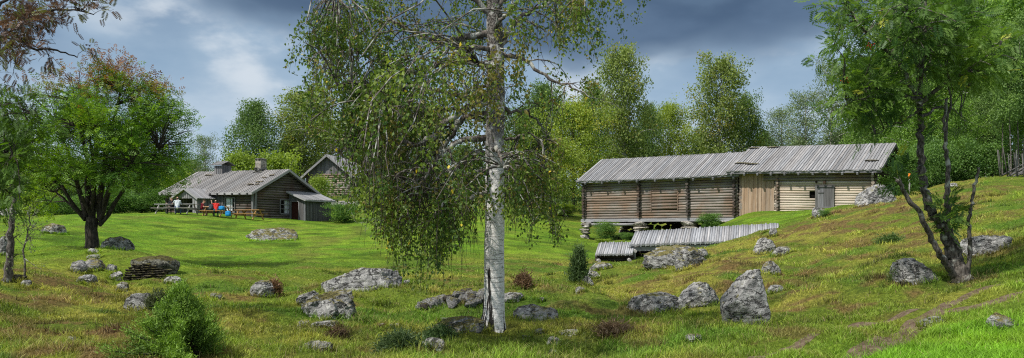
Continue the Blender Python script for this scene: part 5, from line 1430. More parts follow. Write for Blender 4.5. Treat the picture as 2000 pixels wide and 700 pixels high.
# ---- generic far tree: one trunk, many limbs, leaf clumps
def far_tree(seed, H, Wd, name, label, cat='tree', bark='dark_bark', leaf_col=((.035, .075, .015), (.10, .16, .03)), accent=None, nl=70, leaves=15000, size=.17, low=.16, shape='ovate', ascend=.8, lean=0.0, trunk_r=None, droop=.25, clump=.42, airy=1.0):
    rs = np.random.default_rng(seed)
    o = empty(name, (0, 0, 0), 0, label, cat)
    wood = MB(); lv = MB()
    tr = trunk_r or H * .013
    n = 12
    tz = np.linspace(0, H * .96, n); ph = rs.uniform(0, 6, 4)
    tp = np.stack([lean * tz + .022 * H * np.sin(tz / H * 4 + ph[0]) * tz / H, .022 * H * np.sin(tz / H * 5 + ph[1]) * tz / H, tz], -1)
    tp[0, 2] = -.3
    trad = tr * np.linspace(1.15, .12, n) ; trad[0] *= 1.25
    wood.tube(tp, trad, 8, caps=False)
    def prof(t):
        if shape == 'ovate': return (math.sin(math.pi * min(1, (t * .92 + .10)) ** .85) ** .75) if t < .99 else .15
        if shape == 'dome': return max(.12, (1 - max(0, (t - .35) / .68) ** 2.2)) ** .5 * (1 if t > .2 else .75)
        if shape == 'column': return .75 * (1 - max(0, (t - .55) / .5) ** 2) ** .5 + .1
        if shape == 'cone': return 1.05 * (1 - t) ** .8 + .05
    per = leaves / nl
    P_, D_, CC, = [], [], []
    l0, l1 = np.array(leaf_col[0]), np.array(leaf_col[1])
    for i in range(nl):
        t = (i + rs.uniform(0, 1)) / nl
        zz = low + (1 - low) * t
        p0 = interp(tp, np.array([zz]))[0]
        az = i * 2.4 + rs.uniform(-.6, .6)
        Lh = Wd / 2 * prof(t) * rs.uniform(.55, 1.15)
        el = (ascend * (.35 + .75 * t)) * Lh * rs.uniform(.6, 1.3)
        p1 = p0 + np.array((math.cos(az) * Lh, math.sin(az) * Lh, el))
        if p1[2] > H * 1.02: p1[2] = H * (.97 + rs.uniform(0, .05))
        limb = curve(p0, p1, 6, (0, 0, .10), rs, .05)
        r0 = max(.012, tr * .42 * (1 - .75 * zz))
        wood.tube(limb, r0 * np.linspace(1, .3, 6), 5, caps=False)
        m = int(per * prof(t) * 1.35 * rs.uniform(.6, 1.3)) + 20
        nc = max(3, int(5 * prof(t)) + 1)
        cent = interp(limb, rs.uniform(.3, 1.05, nc)) + rs.normal(size=(nc, 3)) * Lh * .16
        which = rs.integers(0, nc, m)
        sg = clump * (.55 + .5 * prof(t)) * airy
        pos = cent[which] + np.clip(rs.normal(size=(m, 3)), -1.7, 1.7) * sg * np.array((1, 1, .75))
        dr = np.abs(rs.normal(size=m)) * droop; pos[:, 2] -= dr
        # a tint per clump plus leaf-to-leaf scatter: light and dark masses
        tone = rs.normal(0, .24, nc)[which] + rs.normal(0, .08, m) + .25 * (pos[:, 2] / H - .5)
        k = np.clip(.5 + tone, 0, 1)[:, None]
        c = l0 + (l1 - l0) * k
        c = c * rs.uniform(.88, 1.12, (m, 1))
        if accent is not None:
            ac, fr = accent; hitc = rs.random(nc) < fr
            c = np.where((hitc[which] & (rs.random(m) < .8))[:, None], c * .45 + .4 * np.array(ac) * rs.uniform(.9, 1.1, (m, 1)), c)
        P_.append(pos); CC.append(c)
    pos = np.concatenate(P_); c = np.concatenate(CC)
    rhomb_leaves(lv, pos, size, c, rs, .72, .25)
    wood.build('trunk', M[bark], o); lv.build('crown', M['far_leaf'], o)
    return o

def plant_tree(o, px, Y, h_scale, label=None, group=None, w_scale=None, rz=0.0, py=None):
    X = (px - CX) / F * Y
    o.location = (X, Y, gz(X, Y) - .05)
    ws = h_scale if w_scale is None else w_scale
    o.scale = (ws, ws, h_scale); o.rotation_euler = (0, 0, rz)
    if label: o['label'] = label
    if group: o['group'] = group
    return o
def htop(px, Y, ytop):
    """height a tree must have to reach photo row ytop"""
    X = (px - CX) / F * Y
    return CAMZ + (HZ - ytop) / F * Y - gz(X, Y)

G1 = ((.038, .075, .016), (.105, .16, .032)); G2 = ((.055, .095, .016), (.19, .235, .035)); G3 = ((.028, .06, .015), (.09, .14, .034)); G4 = ((.05, .075, .035), (.12, .16, .07)); G5 = ((.06, .095, .013), (.16, .215, .03))
PT = {}
PT['birch'] = far_tree(501, 10, 5.6, 'birch_tree', 'x', bark='pale_bark', leaf_col=G1, accent=((.24, .19, .03), .05), nl=80, leaves=17000, size=.15, droop=.35, clump=.36)
PT['birch2'] = far_tree(502, 10, 5.0, 'birch_tree', 'x', bark='pale_bark', leaf_col=((.05, .08, .018), (.14, .175, .04)), accent=((.25, .2, .04), .07), nl=75, leaves=15000, size=.15, droop=.3, clump=.34, shape='column', low=.2)
PT['yellow'] = far_tree(503, 10, 6.8, 'rowan_tree', 'x', bark='dark_bark', leaf_col=G2, accent=((.30, .26, .03), .14), nl=70, leaves=17000, size=.16, droop=.1, clump=.42, shape='dome', low=.18)
PT['dark'] = far_tree(504, 10, 6.4, 'birch_tree', 'x', bark='dark_bark', leaf_col=G3, nl=80, leaves=19000, size=.17, droop=.25, clump=.45)
PT['airy'] = far_tree(505, 10, 4.2, 'aspen_tree', 'x', bark='pale_bark', leaf_col=G4, nl=46, leaves=6500, size=.13, droop=.2, clump=.32, shape='column', low=.3, ascend=1.0, airy=1.1)
PT['dense'] = far_tree(506, 10, 6.0, 'birch_tree', 'x', bark='pale_bark', leaf_col=((.03, .074, .012), (.12, .20, .03)), nl=90, leaves=22000, size=.15, droop=.3, clump=.42, low=.2)
PT['slim'] = far_tree(507, 10, 3.6, 'birch_tree', 'x', bark='pale_bark', leaf_col=((.03, .074, .012), (.125, .205, .03)), nl=60, leaves=12000, size=.14, droop=.3, clump=.32, low=.32, shape='column')
PT['stem'] = far_tree(510, 10, 3.0, 'birch_tree', 'x', bark='lichen_bark', leaf_col=((.03, .065, .015), (.11, .175, .04)), nl=40, leaves=7000, size=.14, droop=.25, clump=.3, low=.42, shape='column', trunk_r=.055)
PT['bush'] = far_tree(508, 3, 3.4, 'shrub', 'x', 'shrub', 'dark_bark', ((.022, .055, .012), (.085, .15, .03)), None, 40, 5200, .13, .06, 'dome', .9, droop=.05, clump=.26)
PT['lightbush'] = far_tree(509, 3, 3.0, 'shrub', 'x', 'shrub', 'dark_bark', G5, None, 40, 5000, .14, .06, 'dome', 1.0, droop=.05, clump=.26)
_used = set()
def put(kind, px, Y, ytop, label, group=None, wpx=None, rz=None):
    src = PT[kind]
    H0 = {'bush': 3.0, 'lightbush': 3.0}.get(kind, 10.0)
    W0 = {'birch': 5.6, 'birch2': 5.0, 'yellow': 6.8, 'dark': 6.4, 'airy': 4.2, 'dense': 6.0, 'slim': 3.6, 'stem': 3.0, 'bush': 3.4, 'lightbush': 3.0}[kind]
    o = src if kind not in _used else copy_tree(src); _used.add(kind)
    h = htop(px, Y, ytop) / H0
    w = h if wpx is None else (wpx / F * Y) / W0
    plant_tree(o, px, Y, h, label, group, w, (px * .37 + Y) % 6.28 if rz is None else rz)
    return o
# behind the cabin
put('dark', 496, 96, 192, 'tall dark rounded birch rising behind the stone chimney', None, 104)
put('airy', 402, 92, 266, 'small pale loose birch on the skyline above the wooden smoke vent', None, 56)
put('birch2', 592, 100, 178, 'yellow-green birch filling the sky between cabin and storehouse', None, 140)
put('yellow', 640, 108, 236, 'tree with orange-yellow leaves above the storehouse roof', None, 110)
put('birch', 560, 112, 262, 'broad low birch between the dark one and the yellow-green one', None, 90)
put('lightbush', 540, 82, 305, 'bright yellow-green shrub right behind the cabin ridge', None, 90)
put('lightbush', 470, 84, 306, 'bright yellow-green shrub between smoke vent and chimney', None, 70)
put('lightbush', 345, 82, 345, 'bright shrub at the far end of the cabin roof', None, 70)
put('lightbush', 624, 77, 350, 'bright green shrub in front of the storehouse gable', None, 44)
put('birch', 370, 100, 308, 'low green tree behind the far end of the cabin', None, 110)
put('dark', 300, 86, 300, 'dark tree in the gap between rowan and cabin', None, 130)
put('dark', 255, 95, 290, 'dark tree behind the right side of the big rowan', None, 120)
put('birch', 150, 100, 310, 'dark green tree standing behind the big rowan trunk', None, 140)
put('dark', 90, 90, 330, 'low dark tree behind the big rowan, above the lawn crest', None, 140)
put('yellow', 30, 80, 300, 'yellow-green tree at the edge beyond the lawn', None, 130)
put('lightbush', 75, 74, 372, 'light green shrub on the lawn crest', None, 80)
put('bush', 120, 72, 390, 'dark shrub behind the lawn crest, first of the hedge line', 'shrubs along the far edge of the lawn', 80)
for k, px in enumerate((165, 225, 275, 315)): put('bush', px, 75 + k, 385 - (k % 2) * 12, 'dark shrub in the hedge line behind the lawn and the rowan trunk', 'shrubs along the far edge of the lawn', 85)
PT_first = [c for c in bpy.data.objects if c.get('label') == 'dark shrub behind the lawn crest, first of the hedge line']
put('bush', 672, 68, 402, 'leafy green shrub by the corner of the lean-to', None, 74)
put('bush', 640, 84, 388, 'low shrub under the storehouse wall', None, 46)
# behind the big birch
for px, Y, yt, w, kd, lb in (
    (700, 118, 205, 120, 'birch', 'tree right of the storehouse, behind the hanging birch twigs'),
    (765, 112, 250, 120, 'dark', 'dark tree seen through the hanging birch twigs, nearer the storehouse'),
    (835, 120, 215, 120, 'birch2', 'tall tree seen through the middle of the birch crown'),
    (905, 108, 280, 100, 'dark', 'dark low tree close to the birch trunk on the storehouse side'),
    (1015, 100, 205, 110, 'birch', 'grey-green tree just right of the birch trunk'),
    (1060, 104, 160, 120, 'dark', 'dark tree behind the drooping right side of the birch'),
    (1000, 86, 330, 100, 'dark', 'low dark tree in the shade right of the birch trunk'),
    (1120, 80, 205, 150, 'yellow', 'broad yellow-green tree left of the long barn'),
    (1075, 70, 275, 120, 'yellow', 'lower yellow-green tree with dark stem at the barn corner'),
    (1165, 92, 150, 120, 'birch', 'green birch behind the yellow-green tree'),
    (1217, 84, 93, 118, 'birch2', 'tallest birch, rounded top, above the left end of the long barn'),
    (1262, 94, 200, 70, 'dark', 'dark birch at the flank of the tallest birch'),
    (1312, 98, 208, 104, 'yellow', 'small yellowish birch above the middle of the long barn'),
    (1405, 92, 113, 118, 'birch2', 'tall slender-topped birch above the join of the two barns'),
    (1452, 96, 175, 96, 'birch', 'birch leaning against the tall slender-topped one'),
    (1360, 104, 245, 90, 'birch', 'low birch between the small yellowish and the tall slender one'),
    (1240, 110, 255, 120, 'dark', 'dark tree low behind the barn ridge'),
    (1530, 96, 212, 80, 'airy', 'thin grey-green aspen above the log barn'),
    (1575, 90, 180, 84, 'airy', 'thin aspen with sky showing through, second above the log barn'),
    (1622, 84, 120, 80, 'airy', 'tall thin aspen left of the pale bare stems'),
    (1680, 80, 110, 70, 'slim', 'slender birch with white bare stem behind the barn roof'),
    (1706, 74, 150, 70, 'slim', 'slender birch with crooked white stem nearest the barn gable'),
    (1640, 92, 250, 110, 'dark', 'dark low tree behind the white birch stems'),
    (1560, 104, 265, 110, 'birch', 'low green tree behind the log barn roof'),
    (1495, 108, 250, 90, 'birch', 'low tree behind the log barn ridge end'),
    (1735, 66, 215, 130, 'dark', 'dark tree close behind the gable of the log barn'),
    (760, 92, 345, 90, 'bush', 'shrub on the slope right of the storehouse'),
    (850, 96, 360, 100, 'bush', 'dark shrub in the valley behind the birch twigs'),
    (1030, 84, 385, 90, 'bush', 'shrub at the valley end right of the birch trunk'),
    (1100, 74, 400, 60, 'lightbush', 'small light shrub beside the barn corner'),
):
    put(kd, px, Y, yt, lb, None, w)
# the wood on the right-hand slope
ws = random.Random(8)
WOOD = [(1775,58,40,150,'dense'),(1840,62,-60,160,'dense'),(1905,60,-80,160,'dense'),(1970,56,-60,150,'dense'),(2040,54,-70,160,'dense'),(1800,50,120,110,'dense'),(1860,50,60,120,'slim'),(1925,48,20,120,'dense'),(1985,47,-20,130,'slim'),(2040,46,10,120,'dense'),
        (1760,54,170,90,'slim'),(1820,47,210,90,'slim'),(1880,45,190,80,'dense'),(1940,46,160,80,'dark'),(2000,43,120,90,'slim'),(2075,48,-40,140,'dense'),(1975,40.5,60,70,'stem'),(1990,41.5,20,70,'stem'),(1958,42,90,60,'stem'),(2012,41,40,70,'stem'),(1745,76,20,120,'dark'),(1835,53,90,110,'dark'),(1900,50,110,110,'dark'),(1790,80,-40,130,'dense')]
for px, Y, yt, w, kd in WOOD:
    put(kd, px, Y, yt, 'leafy birch in the dense wood on the slope behind the pole fence', 'birches of the wood behind the pole fence', w)
for px, Y, yt, w in ((1780,42,300,80),(1825,43,290,90),(1870,44,280,90),(1915,43,285,90)):
    put('bush', px, Y, yt, 'leafy undergrowth shrub along the edge of the dense wood', 'shrubs at the edge of the dense wood', w)
# plants around the barn pillars and sheds
put('bush', 1386, 45.5, 419, 'dark rounded bush against the long barn', None, 52)
put('bush', 1185, 52, 437, 'green bush between the stone pillars', None, 44)
put('lightbush', 1176, 47, 466, 'bright green fern clump left of the low sheds', None, 34)
put('lightbush', 1218, 46, 470, 'bright green fern clump behind the short shed', None, 24)
put('bush', 1228, 49, 455, 'small shrub beside the second stone pillar', None, 30)
put('bush', 1060, 26, 540, 'low green heath shrub in the meadow right of the birch', None, 36)
put('bush', 1612, 32.6, 410, 'weedy tuft of tall herbs in front of the barn door', None, 22)
for k in PT:
    if k not in _used:
        for c in kids(PT[k]): bpy.data.objects.remove(c)
        bpy.data.objects.remove(PT[k])

# ---- the big rowan on the lawn: several stems from a short bole, domed crown turning red on top
def rowan_lawn():
    rs = np.random.default_rng(61)
    b = hit(180, 486); Yt = b[1]; s = Yt / F
    o = empty('rowan_tree', b, 0, 'broad domed rowan on the lawn, its top turning rusty red', 'tree')
    def L(px, py, dy=0.0): return P(px, py, Yt + dy) * ((Yt) / Yt) - b
    wood = MB(); lv = MB(); 
    bole = np.array([L(180, 492), L(180, 470), L(178, 448), L(181, 425)]); wood.tube(bole, [.25, .205, .20, .19], 10, caps=False, jit=.04)
    stems = []
    for (px, py, dy, r) in ((60, 300, -.6, .07), (110, 240, .8, .09), (150, 200, -.8, .10), (190, 170, .4, .11), (235, 180, -.5, .11), (275, 220, .9, .10), (310, 290, -.4, .08), (130, 330, -1.4, .07), (225, 300, 1.4, .07), (175, 260, -1.6, .08), (255, 320, -1.3, .07), (90, 370, .9, .06)):
        k = {235: (196, 428), 275: (196, 428), 310: (194, 440), 255: (196, 432), 60: (166, 428), 110: (168, 425), 90: (166, 430)}.get(px, (180, 425))
        pts = curve(L(*k), L(px, py, dy), 9, (0, 0, .06), rs, .035); wood.tube(pts, np.linspace(r * 1.0, r * .3, 9), 7, caps=False); stems.append(pts)
    pos, out, c = [], [], []
    cen = L(202, 282); RX, RZ = 172 * s, 158 * s
    for st in stems:
        for sb in sub_branches(wood, st, .04, rs, 9, 1.5, .35, 1.1, .22, .02, 5, 6):
            for tw in sub_branches(wood, sb, .012, rs, 5, .7, .25, 1.0, .12, .05, 3, 4):
                m = 9; t = rs.uniform(.2, 1, m); p = interp(tw, t) + rs.normal(size=(m, 3)) * .16
                pos.append(p); out.append(unit(p - interp(sb, np.zeros(m))))
    # shell shoots to fill the dome
    tgt = rs.normal(size=(520, 3)); tgt = unit(tgt); tgt[:, 2] = np.where(tgt[:, 2] < -.55, -tgt[:, 2] * .3, tgt[:, 2])
    rr = rs.uniform(.7, 1.06, len(tgt))
    wobble = 1 + .13 * fbm(tgt[:, 0] * 2.2, tgt[:, 1] * 2.2, tgt[:, 2] * 2.2, 71, 3)
    tg = cen + tgt * np.array((RX, RX * .9, RZ)) * (rr * wobble)[:, None]
    allst = np.concatenate(stems)
    for q in tg:
        d = np.linalg.norm(allst - q, axis=1) + 1.5 * np.maximum(0, allst[:, 2] - q[2]); a = allst[np.argmin(d)]
        tw = curve(a, q, 5, (0, 0, .1), rs, .05); wood.tube(tw, np.linspace(.022, .005, 5), 4, caps=False)
        m = 30; t = rs.uniform(.6, 1.05, m); p = interp(tw, t) + rs.normal(size=(m, 3)) * .22
        pos.append(p); out.append(unit(p - a))
    pos = np.concatenate(pos); out = np.concatenate(out)
    keep = (pos[:, 2] > L(0, 415)[2] - .1) & (fbm(pos[:, 0] * 1.1, pos[:, 1] * 1.1, pos[:, 2] * 1.1, 75, 3) > -.12)
    pos, out = pos[keep], out[keep]
    hz = (pos[:, 2] - cen[2]) / RZ
    n = len(pos); cl = fbm(pos[:, 0] * 1.3, pos[:, 1] * 1.3, pos[:, 2] * 1.3, 73, 3)
    k = np.clip(.45 + .9 * cl + .22 * rs.normal(size=n), 0, 1)[:, None]
    col = np.array((.042, .095, .014)) * (1 - k) + np.array((.155, .25, .03)) * k
    red = smooth(.5, .92, hz + .55 * cl + .12 * rs.normal(size=n))[:, None]
    col = col * (1 - red) + np.array((.15, .072, .026)) * red * rs.uniform(.6, 1.3, (n, 1))
    sunlit = (smooth(.05, -.5, hz) * smooth(.1, -.6, (pos[:, 0] - cen[0]) / RX))[:, None]
    col = col * (1 - .5 * sunlit) + np.array((.17, .25, .02)) * .5 * sunlit  # sunny lower left of the crown painted a brighter yellow-green
    pinnate_leaves(lv, pos, out, .20, col, rs, 3, .42)
    wood.build('trunk', M['dark_bark'], o); lv.build('crown', M['leaf'], o)
rowan_lawn()

# ---- the big birch in the foreground
def birch_main():
    rs = np.random.default_rng(23)
    b = hit(964, 641); Y0 = b[1]
    o = empty('birch_tree', b, 0, 'big old birch in the foreground with white lower trunk and hanging twigs', 'tree')
    L = lambda px, py, dy=0.0: P(px, py, Y0 + dy) * 1.0 - b
    wood = MB(); limbs = MB(); lv = MB()
    tp = [(961, 660, 38), (962, 641, 27), (964, 615, 22), (965, 570, 20), (966, 500, 19.5), (966, 430, 19), (967, 360, 18.5), (966, 300, 18.5), (967, 240, 18), (967, 180, 18), (968, 120, 17), (966, 60, 16), (964, 0, 14.5), (962, -70, 12.5), (966, -150, 10), (962, -230, 6.5), (964, -300, 3)]
    pts = np.array([L(a, c_) for a, c_, r in tp]); rad = np.array([r for *_, r in tp]) * Y0 / F
    fine = interp(pts, np.linspace(0, 1, 120)); fr = np.interp(np.linspace(0, 1, 120), np.linspace(0, 1, len(rad)), rad)
    fine[:, :2] += .012 * np.stack([fbm(fine[:, 2] * 2.5, fine[:, 2] * 0, seed=81, octv=3), fbm(fine[:, 2] * 2.5, fine[:, 2] * 0 + 4, seed=82, octv=3)], -1)
    wood.tube(fine, fr, 40, caps=False, jit=.012)
    twigs = []; RT = .016
    def trunk_at(py): return np.array([np.interp(-py, [-q[1] for q in tp], [q[0] for q in tp]), py])
    LB = []
    def limb(path, r, dy_end, lich=1.0):
        n = len(path); q = np.array([L(px, py, dy_end * (i / (n - 1)) ** 1.2) for i, (px, py) in enumerate(path)])
        f = interp(q, np.linspace(0, 1, n * 4)); f[1:-1] += rs.normal(size=(n * 4 - 2, 3)) * .014
        limbs.tube(f, np.linspace(r, r * .22, n * 4), 8, caps=False, jit=.1)
        LB.append((f, r)); return f
    # limbs drawn out of the trunk as they stand: leftward first
    limb([(962,196),(918,205),(874,240),(842,269),(816,282),(771,275),(715,258),(660,275)], .055, -.5)
    limb([(962,218),(909,227),(893,246),(867,288),(820,318),(770,352)], .05, .8)
    limb([(962,268),(906,272),(880,288),(861,307),(835,339),(800,390),(790,440)], .045, -.9)
    limb([(964,62),(906,77),(861,80),(816,67),(771,45),(746,26),(690,10),(640,20)], .05, .5)
    limb([(964,190),(906,189),(867,179),(816,170),(760,172),(700,160),(650,170)], .045, -1.1)
    limb([(964,130),(912,122),(861,125),(816,141),(760,130),(690,100),(640,90)], .045, .9)
    limb([(964,34),(930,0),(900,-20),(850,-40),(780,-40),(700,-20),(640,-10)], .045, -.7)
    limb([(964,100),(930,92),(890,104),(850,150),(800,200),(740,220)], .04, -1.6)
    limb([(964,236),(930,232),(890,215),(840,215),(790,235),(730,300),(700,350)], .035, 1.5)
    limb([(964,378),(940,378),(905,392),(870,410),(848,425),(820,440)], .035, -.8)
    limb([(965,300),(930,300),(890,330),(850,360),(800,360),(760,390),(740,430)], .035, .6)
    limb([(964,342),(935,335),(905,345),(880,380),(862,430)], .03, -1.2)
    # rightward
    limb([(970,92),(990,72),(1008,38),(1046,16),(1091,0),(1140,-5)], .05, .4)
    limb([(970,108),(1000,110),(1034,122),(1072,154),(1110,166),(1150,190)], .04, -.5)
    limb([(970,200),(1000,220),(1030,215),(1060,250),(1075,300)], .03, .9)
    limb([(970,270),(1000,272),(1034,262),(1060,275)], .025, -.3)
    limb([(970,20),(1000,-20),(1050,-40),(1110,-30),(1160,0)], .04, -.9)
    limb([(970,388),(989,384),(1020,390),(1050,405),(1075,430)], .025, .5)
    limb([(970,340),(1000,345),(1030,370),(1055,410)], .025, -.9)
    # towards and away from the viewer
    for (py, px, py2, dy) in ((150, 935, 120, -2.2), (210, 1000, 230, 2.3), (90, 930, 60, 2.4), (60, 1000, 20, -2.0), (260, 930, 300, 2.2), (290, 985, 330, -1.6), (10, 960, -80, 2.3), (170, 900, 190, 2.5)):
        p0 = trunk_at(py); limb([(p0[0], py), (p0[0] * .6 + px * .4, py * .6 + py2 * .4 - 10), (px, py2)], .038, dy)
    for i in range(18):
        py = rs.uniform(-260, -60); p0 = trunk_at(py); sg = rs.choice((-1, 1)); limb([(p0[0], py), (p0[0] + sg * 70, py - 30), (p0[0] + sg * rs.uniform(110, 230), py + rs.uniform(-30, 60))], .035, rs.uniform(-2, 2))
    lp, lc = [], []
    OX = [540, 585, 600, 650, 690, 740, 790, 830, 875, 900, 945, 990, 1010, 1060, 1100, 1115, 1190, 1230]; OY = [20, 140, 235, 285, 345, 440, 520, 560, 565, 490, 425, 430, 470, 495, 470, 300, 110, 30]
    def room(p):
        """how far above the lower outline of the crown a point lies, metres"""
        px = CX + (p[..., 0] + b[0]) * F / Y0
        return p[..., 2] + b[2] - (CAMZ + (HZ - np.interp(px, OX, OY)) / F * Y0)
    def hang(p, ln, dens, tone):
        """a whip-like twig hanging from p, leaves all along"""
        ln = min(ln, float(room(p)) + .05)
        if ln < .12: return
        n = max(4, int(ln / .16)); d = unit(rs.normal(size=3) * np.array((1, 1, .3))) * .45
        q = [p]
        for i in range(n):
            d = unit(d * .72 + np.array((0, 0, -.55)) + rs.normal(size=3) * .14); q.append(q[-1] + d * ln / n)
        q = np.array(q); limbs.tube(q, np.linspace(.0042, .0018, len(q)), 3, (.4, .36, .34), caps=False)
        m = int(ln * dens); t = rs.uniform(.06, 1, m) ** .85
        pp = interp(q, t) + rs.normal(size=(m, 3)) * .05
        lp.append(pp); lc.append(np.full(m, tone))
    for f, r in LB:
        Ln = np.linalg.norm(np.diff(f, axis=0), axis=1).sum()
        right = f[-1][0] > .1
        nsub = int(3 + Ln * (3.2 if not right else 2.4))
        for sb in sub_branches(limbs, f, r * .42, rs, nsub, min(1.0, .35 + .28 * Ln), .3, .95, .12, .12, 5, 6):
            tone = rs.normal(0, .28)
            for tw in sub_branches(limbs, sb, .007, rs, 4, .42, .2, 1.0, .0, .2, 3, 4):
                m = int(rs.uniform(16, 34)); pp = interp(tw, rs.uniform(.15, 1, m)) + rs.normal(size=(m, 3)) * .055; lp.append(pp); lc.append(np.full(m, tone))
                if rs.random() < (.5 if not right else .4): hang(tw[-1], rs.uniform(.25, .85) * (1 if not right else .8), 95, tone)
    # the long curtains that sweep down low on both sides
    for (x0, x1, y0, y1, ln0, ln1, k, dz) in ((600, 700, 160, 300, .5, 1.0, 34, 1.3), (660, 780, 240, 400, .5, 1.1, 60, 1.5), (750, 880, 330, 440, .5, 1.05, 74, 1.2), (860, 945, 360, 440, .5, 1.0, 36, 1.1), (990, 1090, 300, 400, .4, .8, 52, 1.0), (590, 700, 0, 130, .4, .8, 40, 1.3), (680, 860, 60, 250, .4, .9, 70, 1.6), (1080, 1160, 0, 60, .3, .6, 16, 1.0)):
        ends = np.array([f[j] for f, r in LB for j in range(len(f) // 2, len(f), 2)])
        for i in range(k):
            q = L(rs.uniform(x0, x1), rs.uniform(y0, y1), rs.normal() * dz)
            d = np.linalg.norm(ends - q, axis=1) + 1.2 * np.maximum(0, q[2] - ends[:, 2]); a = ends[np.argmin(d)]
            br = curve(a, q, 7, (0, 0, .16), rs, .05); limbs.tube(br, np.linspace(.014, .006, 7), 4, caps=False)
            tone = rs.normal(0, .28)
            for j in range(3): hang(interp(br, np.array([rs.uniform(.5, 1)]))[0], rs.uniform(ln0, ln1), 92, tone)
            m = 45; lp.append(interp(br, rs.uniform(.35, 1, m)) + rs.normal(size=(m, 3)) * .09); lc.append(np.full(m, tone))
    # short dead, lichen-grey spurs along the stem
    for i in range(70):
        py = rs.uniform(60, 380); c0 = trunk_at(py); p0 = L(c0[0], py); a = rs.uniform(0, 6.28); d = np.array((math.cos(a), math.sin(a), rs.uniform(-.3, .5)))
        q = curve(p0, p0 + d * rs.uniform(.2, .55), 5, (0, 0, -.1), rs, .12); limbs.tube(q, np.linspace(.011, .003, 5), 4, (1.7, 1.7, 1.65), caps=False)
    pos = np.concatenate(lp); tone = np.concatenate(lc)
    rad_ = np.hypot(pos[:, 0] - pts[5][0], pos[:, 1] - pts[5][1])
    pk = .03 + .97 * smooth(.35, 1.35, rad_); pk *= np.where((pos[:, 1] < -.25) & (rad_ < 1.5), .4, 1)
    pyl = HZ - (pos[:, 2] + b[2] - CAMZ) * F / Y0
    pk *= 1 - .45 * smooth(380, 470, pyl) ; pk *= np.where(pos[:, 0] < 0, .86, 1)
    gap = fbm(pos[:, 0] * 1.3, pos[:, 1] * 1.3, pos[:, 2] * 1.3, 97, 3) > -.06
    kp = (rs.random(len(pos)) < pk) & gap & (room(pos) > -.03); pos, tone = pos[kp], tone[kp]; n = len(pos)
    k = np.clip(.42 + .9 * tone + .12 * rs.normal(size=n), 0, 1)[:, None]
    col = np.array((.036, .072, .013)) * (1 - k) + np.array((.13, .175, .028)) * k
    cl = fbm(pos[:, 0] * .9, pos[:, 1] * .9, pos[:, 2] * .9, 92, 3)
    br = smooth(.15, .5, cl + .25 * rs.normal(size=n) - .15 * np.abs(pos[:, 2] - L(0, 160)[2]))[:, None]
    col = col * (1 - .6 * br) + np.array((.17, .115, .035)) * .6 * br
    yl = rs.random(n) < .005; col[yl] = (.42, .33, .03)
    rhomb_leaves(lv, pos, .047, col, rs, .75, .55)
    tk = wood.build('trunk', M['birch'], o); limbs.build('branches', M['limb'], o); lv.build('crown', M['leaf'], o)
    print('birch leaves', n)
birch_main()

# ---- foreground rowans: one leaning on the right slope, one reaching in from the left
def rowan_near(name_label, base, stems, tips, seed, leafL, colf, n_sub, n_tw, m_leaf, bark='lichen_bark', side_len=.8, group=None, berries=(), fill=()):
    rs = np.random.default_rng(seed)
    b = base; Y0 = b[1]
    o = empty('rowan_tree', b, 0, name_label, 'tree', group)
    L = lambda px, py, dy=0.0: P(px, py, Y0 + dy) - b
    wood = MB(); lv = MB(); allp = []
    for path, r0, r1, dy in stems:
        n = len(path); q = np.array([L(px, py, dy * i / (n - 1)) for i, (px, py) in enumerate(path)])
        f = interp(q, np.linspace(0, 1, n * 6)); f[2:] += rs.normal(size=(n * 6 - 2, 3)) * .012
        wood.tube(f, np.linspace(r0, r1, n * 6), 12, caps=True, jit=.06)
        allp.append(f)
    pos, out = [], []
    for path, r0, dy in tips:
        n = len(path); q = np.array([L(px, py, dy * i / (n - 1)) for i, (px, py) in enumerate(path)])
        f = interp(q, np.linspace(0, 1, n * 4)); f[1:] += rs.normal(size=(n * 4 - 1, 3)) * .012
        wood.tube(f, np.linspace(r0, r0 * .25, n * 4), 7, caps=False, jit=.06); allp.append(f)
        for sb in sub_branches(wood, f, r0 * .45, rs, n_sub, side_len, .3, 1.0, .15, .05, 5, 6):
            for tw in sub_branches(wood, sb, .007, rs, n_tw, .36, .25, 1.0, .1, .05, 3, 4):
                m = m_leaf; p = interp(tw, rs.uniform(.3, 1, m)) + rs.normal(size=(m, 3)) * .05
                pos.append(p); out.append(unit(p - tw[0] + rs.normal(size=(m, 3)) * .05))
    ends = np.concatenate(allp)
    for (x0, x1, y0, y1, k, dz) in fill:
        for i in range(k):
            q = L(rs.uniform(x0, x1), rs.uniform(y0, y1), rs.normal() * dz)
            a = ends[np.argmin(np.linalg.norm(ends - q, axis=1) + .8 * np.maximum(0, ends[:, 2] - q[2]))]
            br = curve(a, q, 6, (0, 0, .1), rs, .06); wood.tube(br, np.linspace(.012, .004, 6), 4, caps=False)
            m = 16; p = interp(br, rs.uniform(.45, 1.05, m)) + rs.normal(size=(m, 3)) * .1
            pos.append(p); out.append(unit(p - interp(br, np.full(m, .3))))
    pos = np.concatenate(pos); out = np.concatenate(out)
    pinnate_leaves(lv, pos, out, leafL, colf(pos, rs, L), rs, 6, .30)
    wood.build('trunk', M[bark], o); cr = lv.build('crown', M['leaf'], o)
    for (px, py, dy) in berries:
        mb = MB(); c = L(px, py, dy); v, f = ico(2)
        for i in range(26): mb.add(v * .011 + c + rs.normal(size=3) * np.array((.035, .035, .022)), f, smooth=True)
        mb.build('berry_cluster', M['berry'], cr)
    print('rowan leaves', len(pos))
    return o
def green_rowan(pos, rs, L):
    n = len(pos); cl = fbm(pos[:, 0] * 1.4, pos[:, 1] * 1.4, pos[:, 2] * 1.4, 95, 3)
    k = np.clip(.45 + .9 * cl + .2 * rs.normal(size=n), 0, 1)[:, None]
    c = np.array((.028, .066, .014)) * (1 - k) + np.array((.10, .165, .028)) * k
    y = rs.random(n) < .008; c[y] = (.22, .24, .03)
    return c
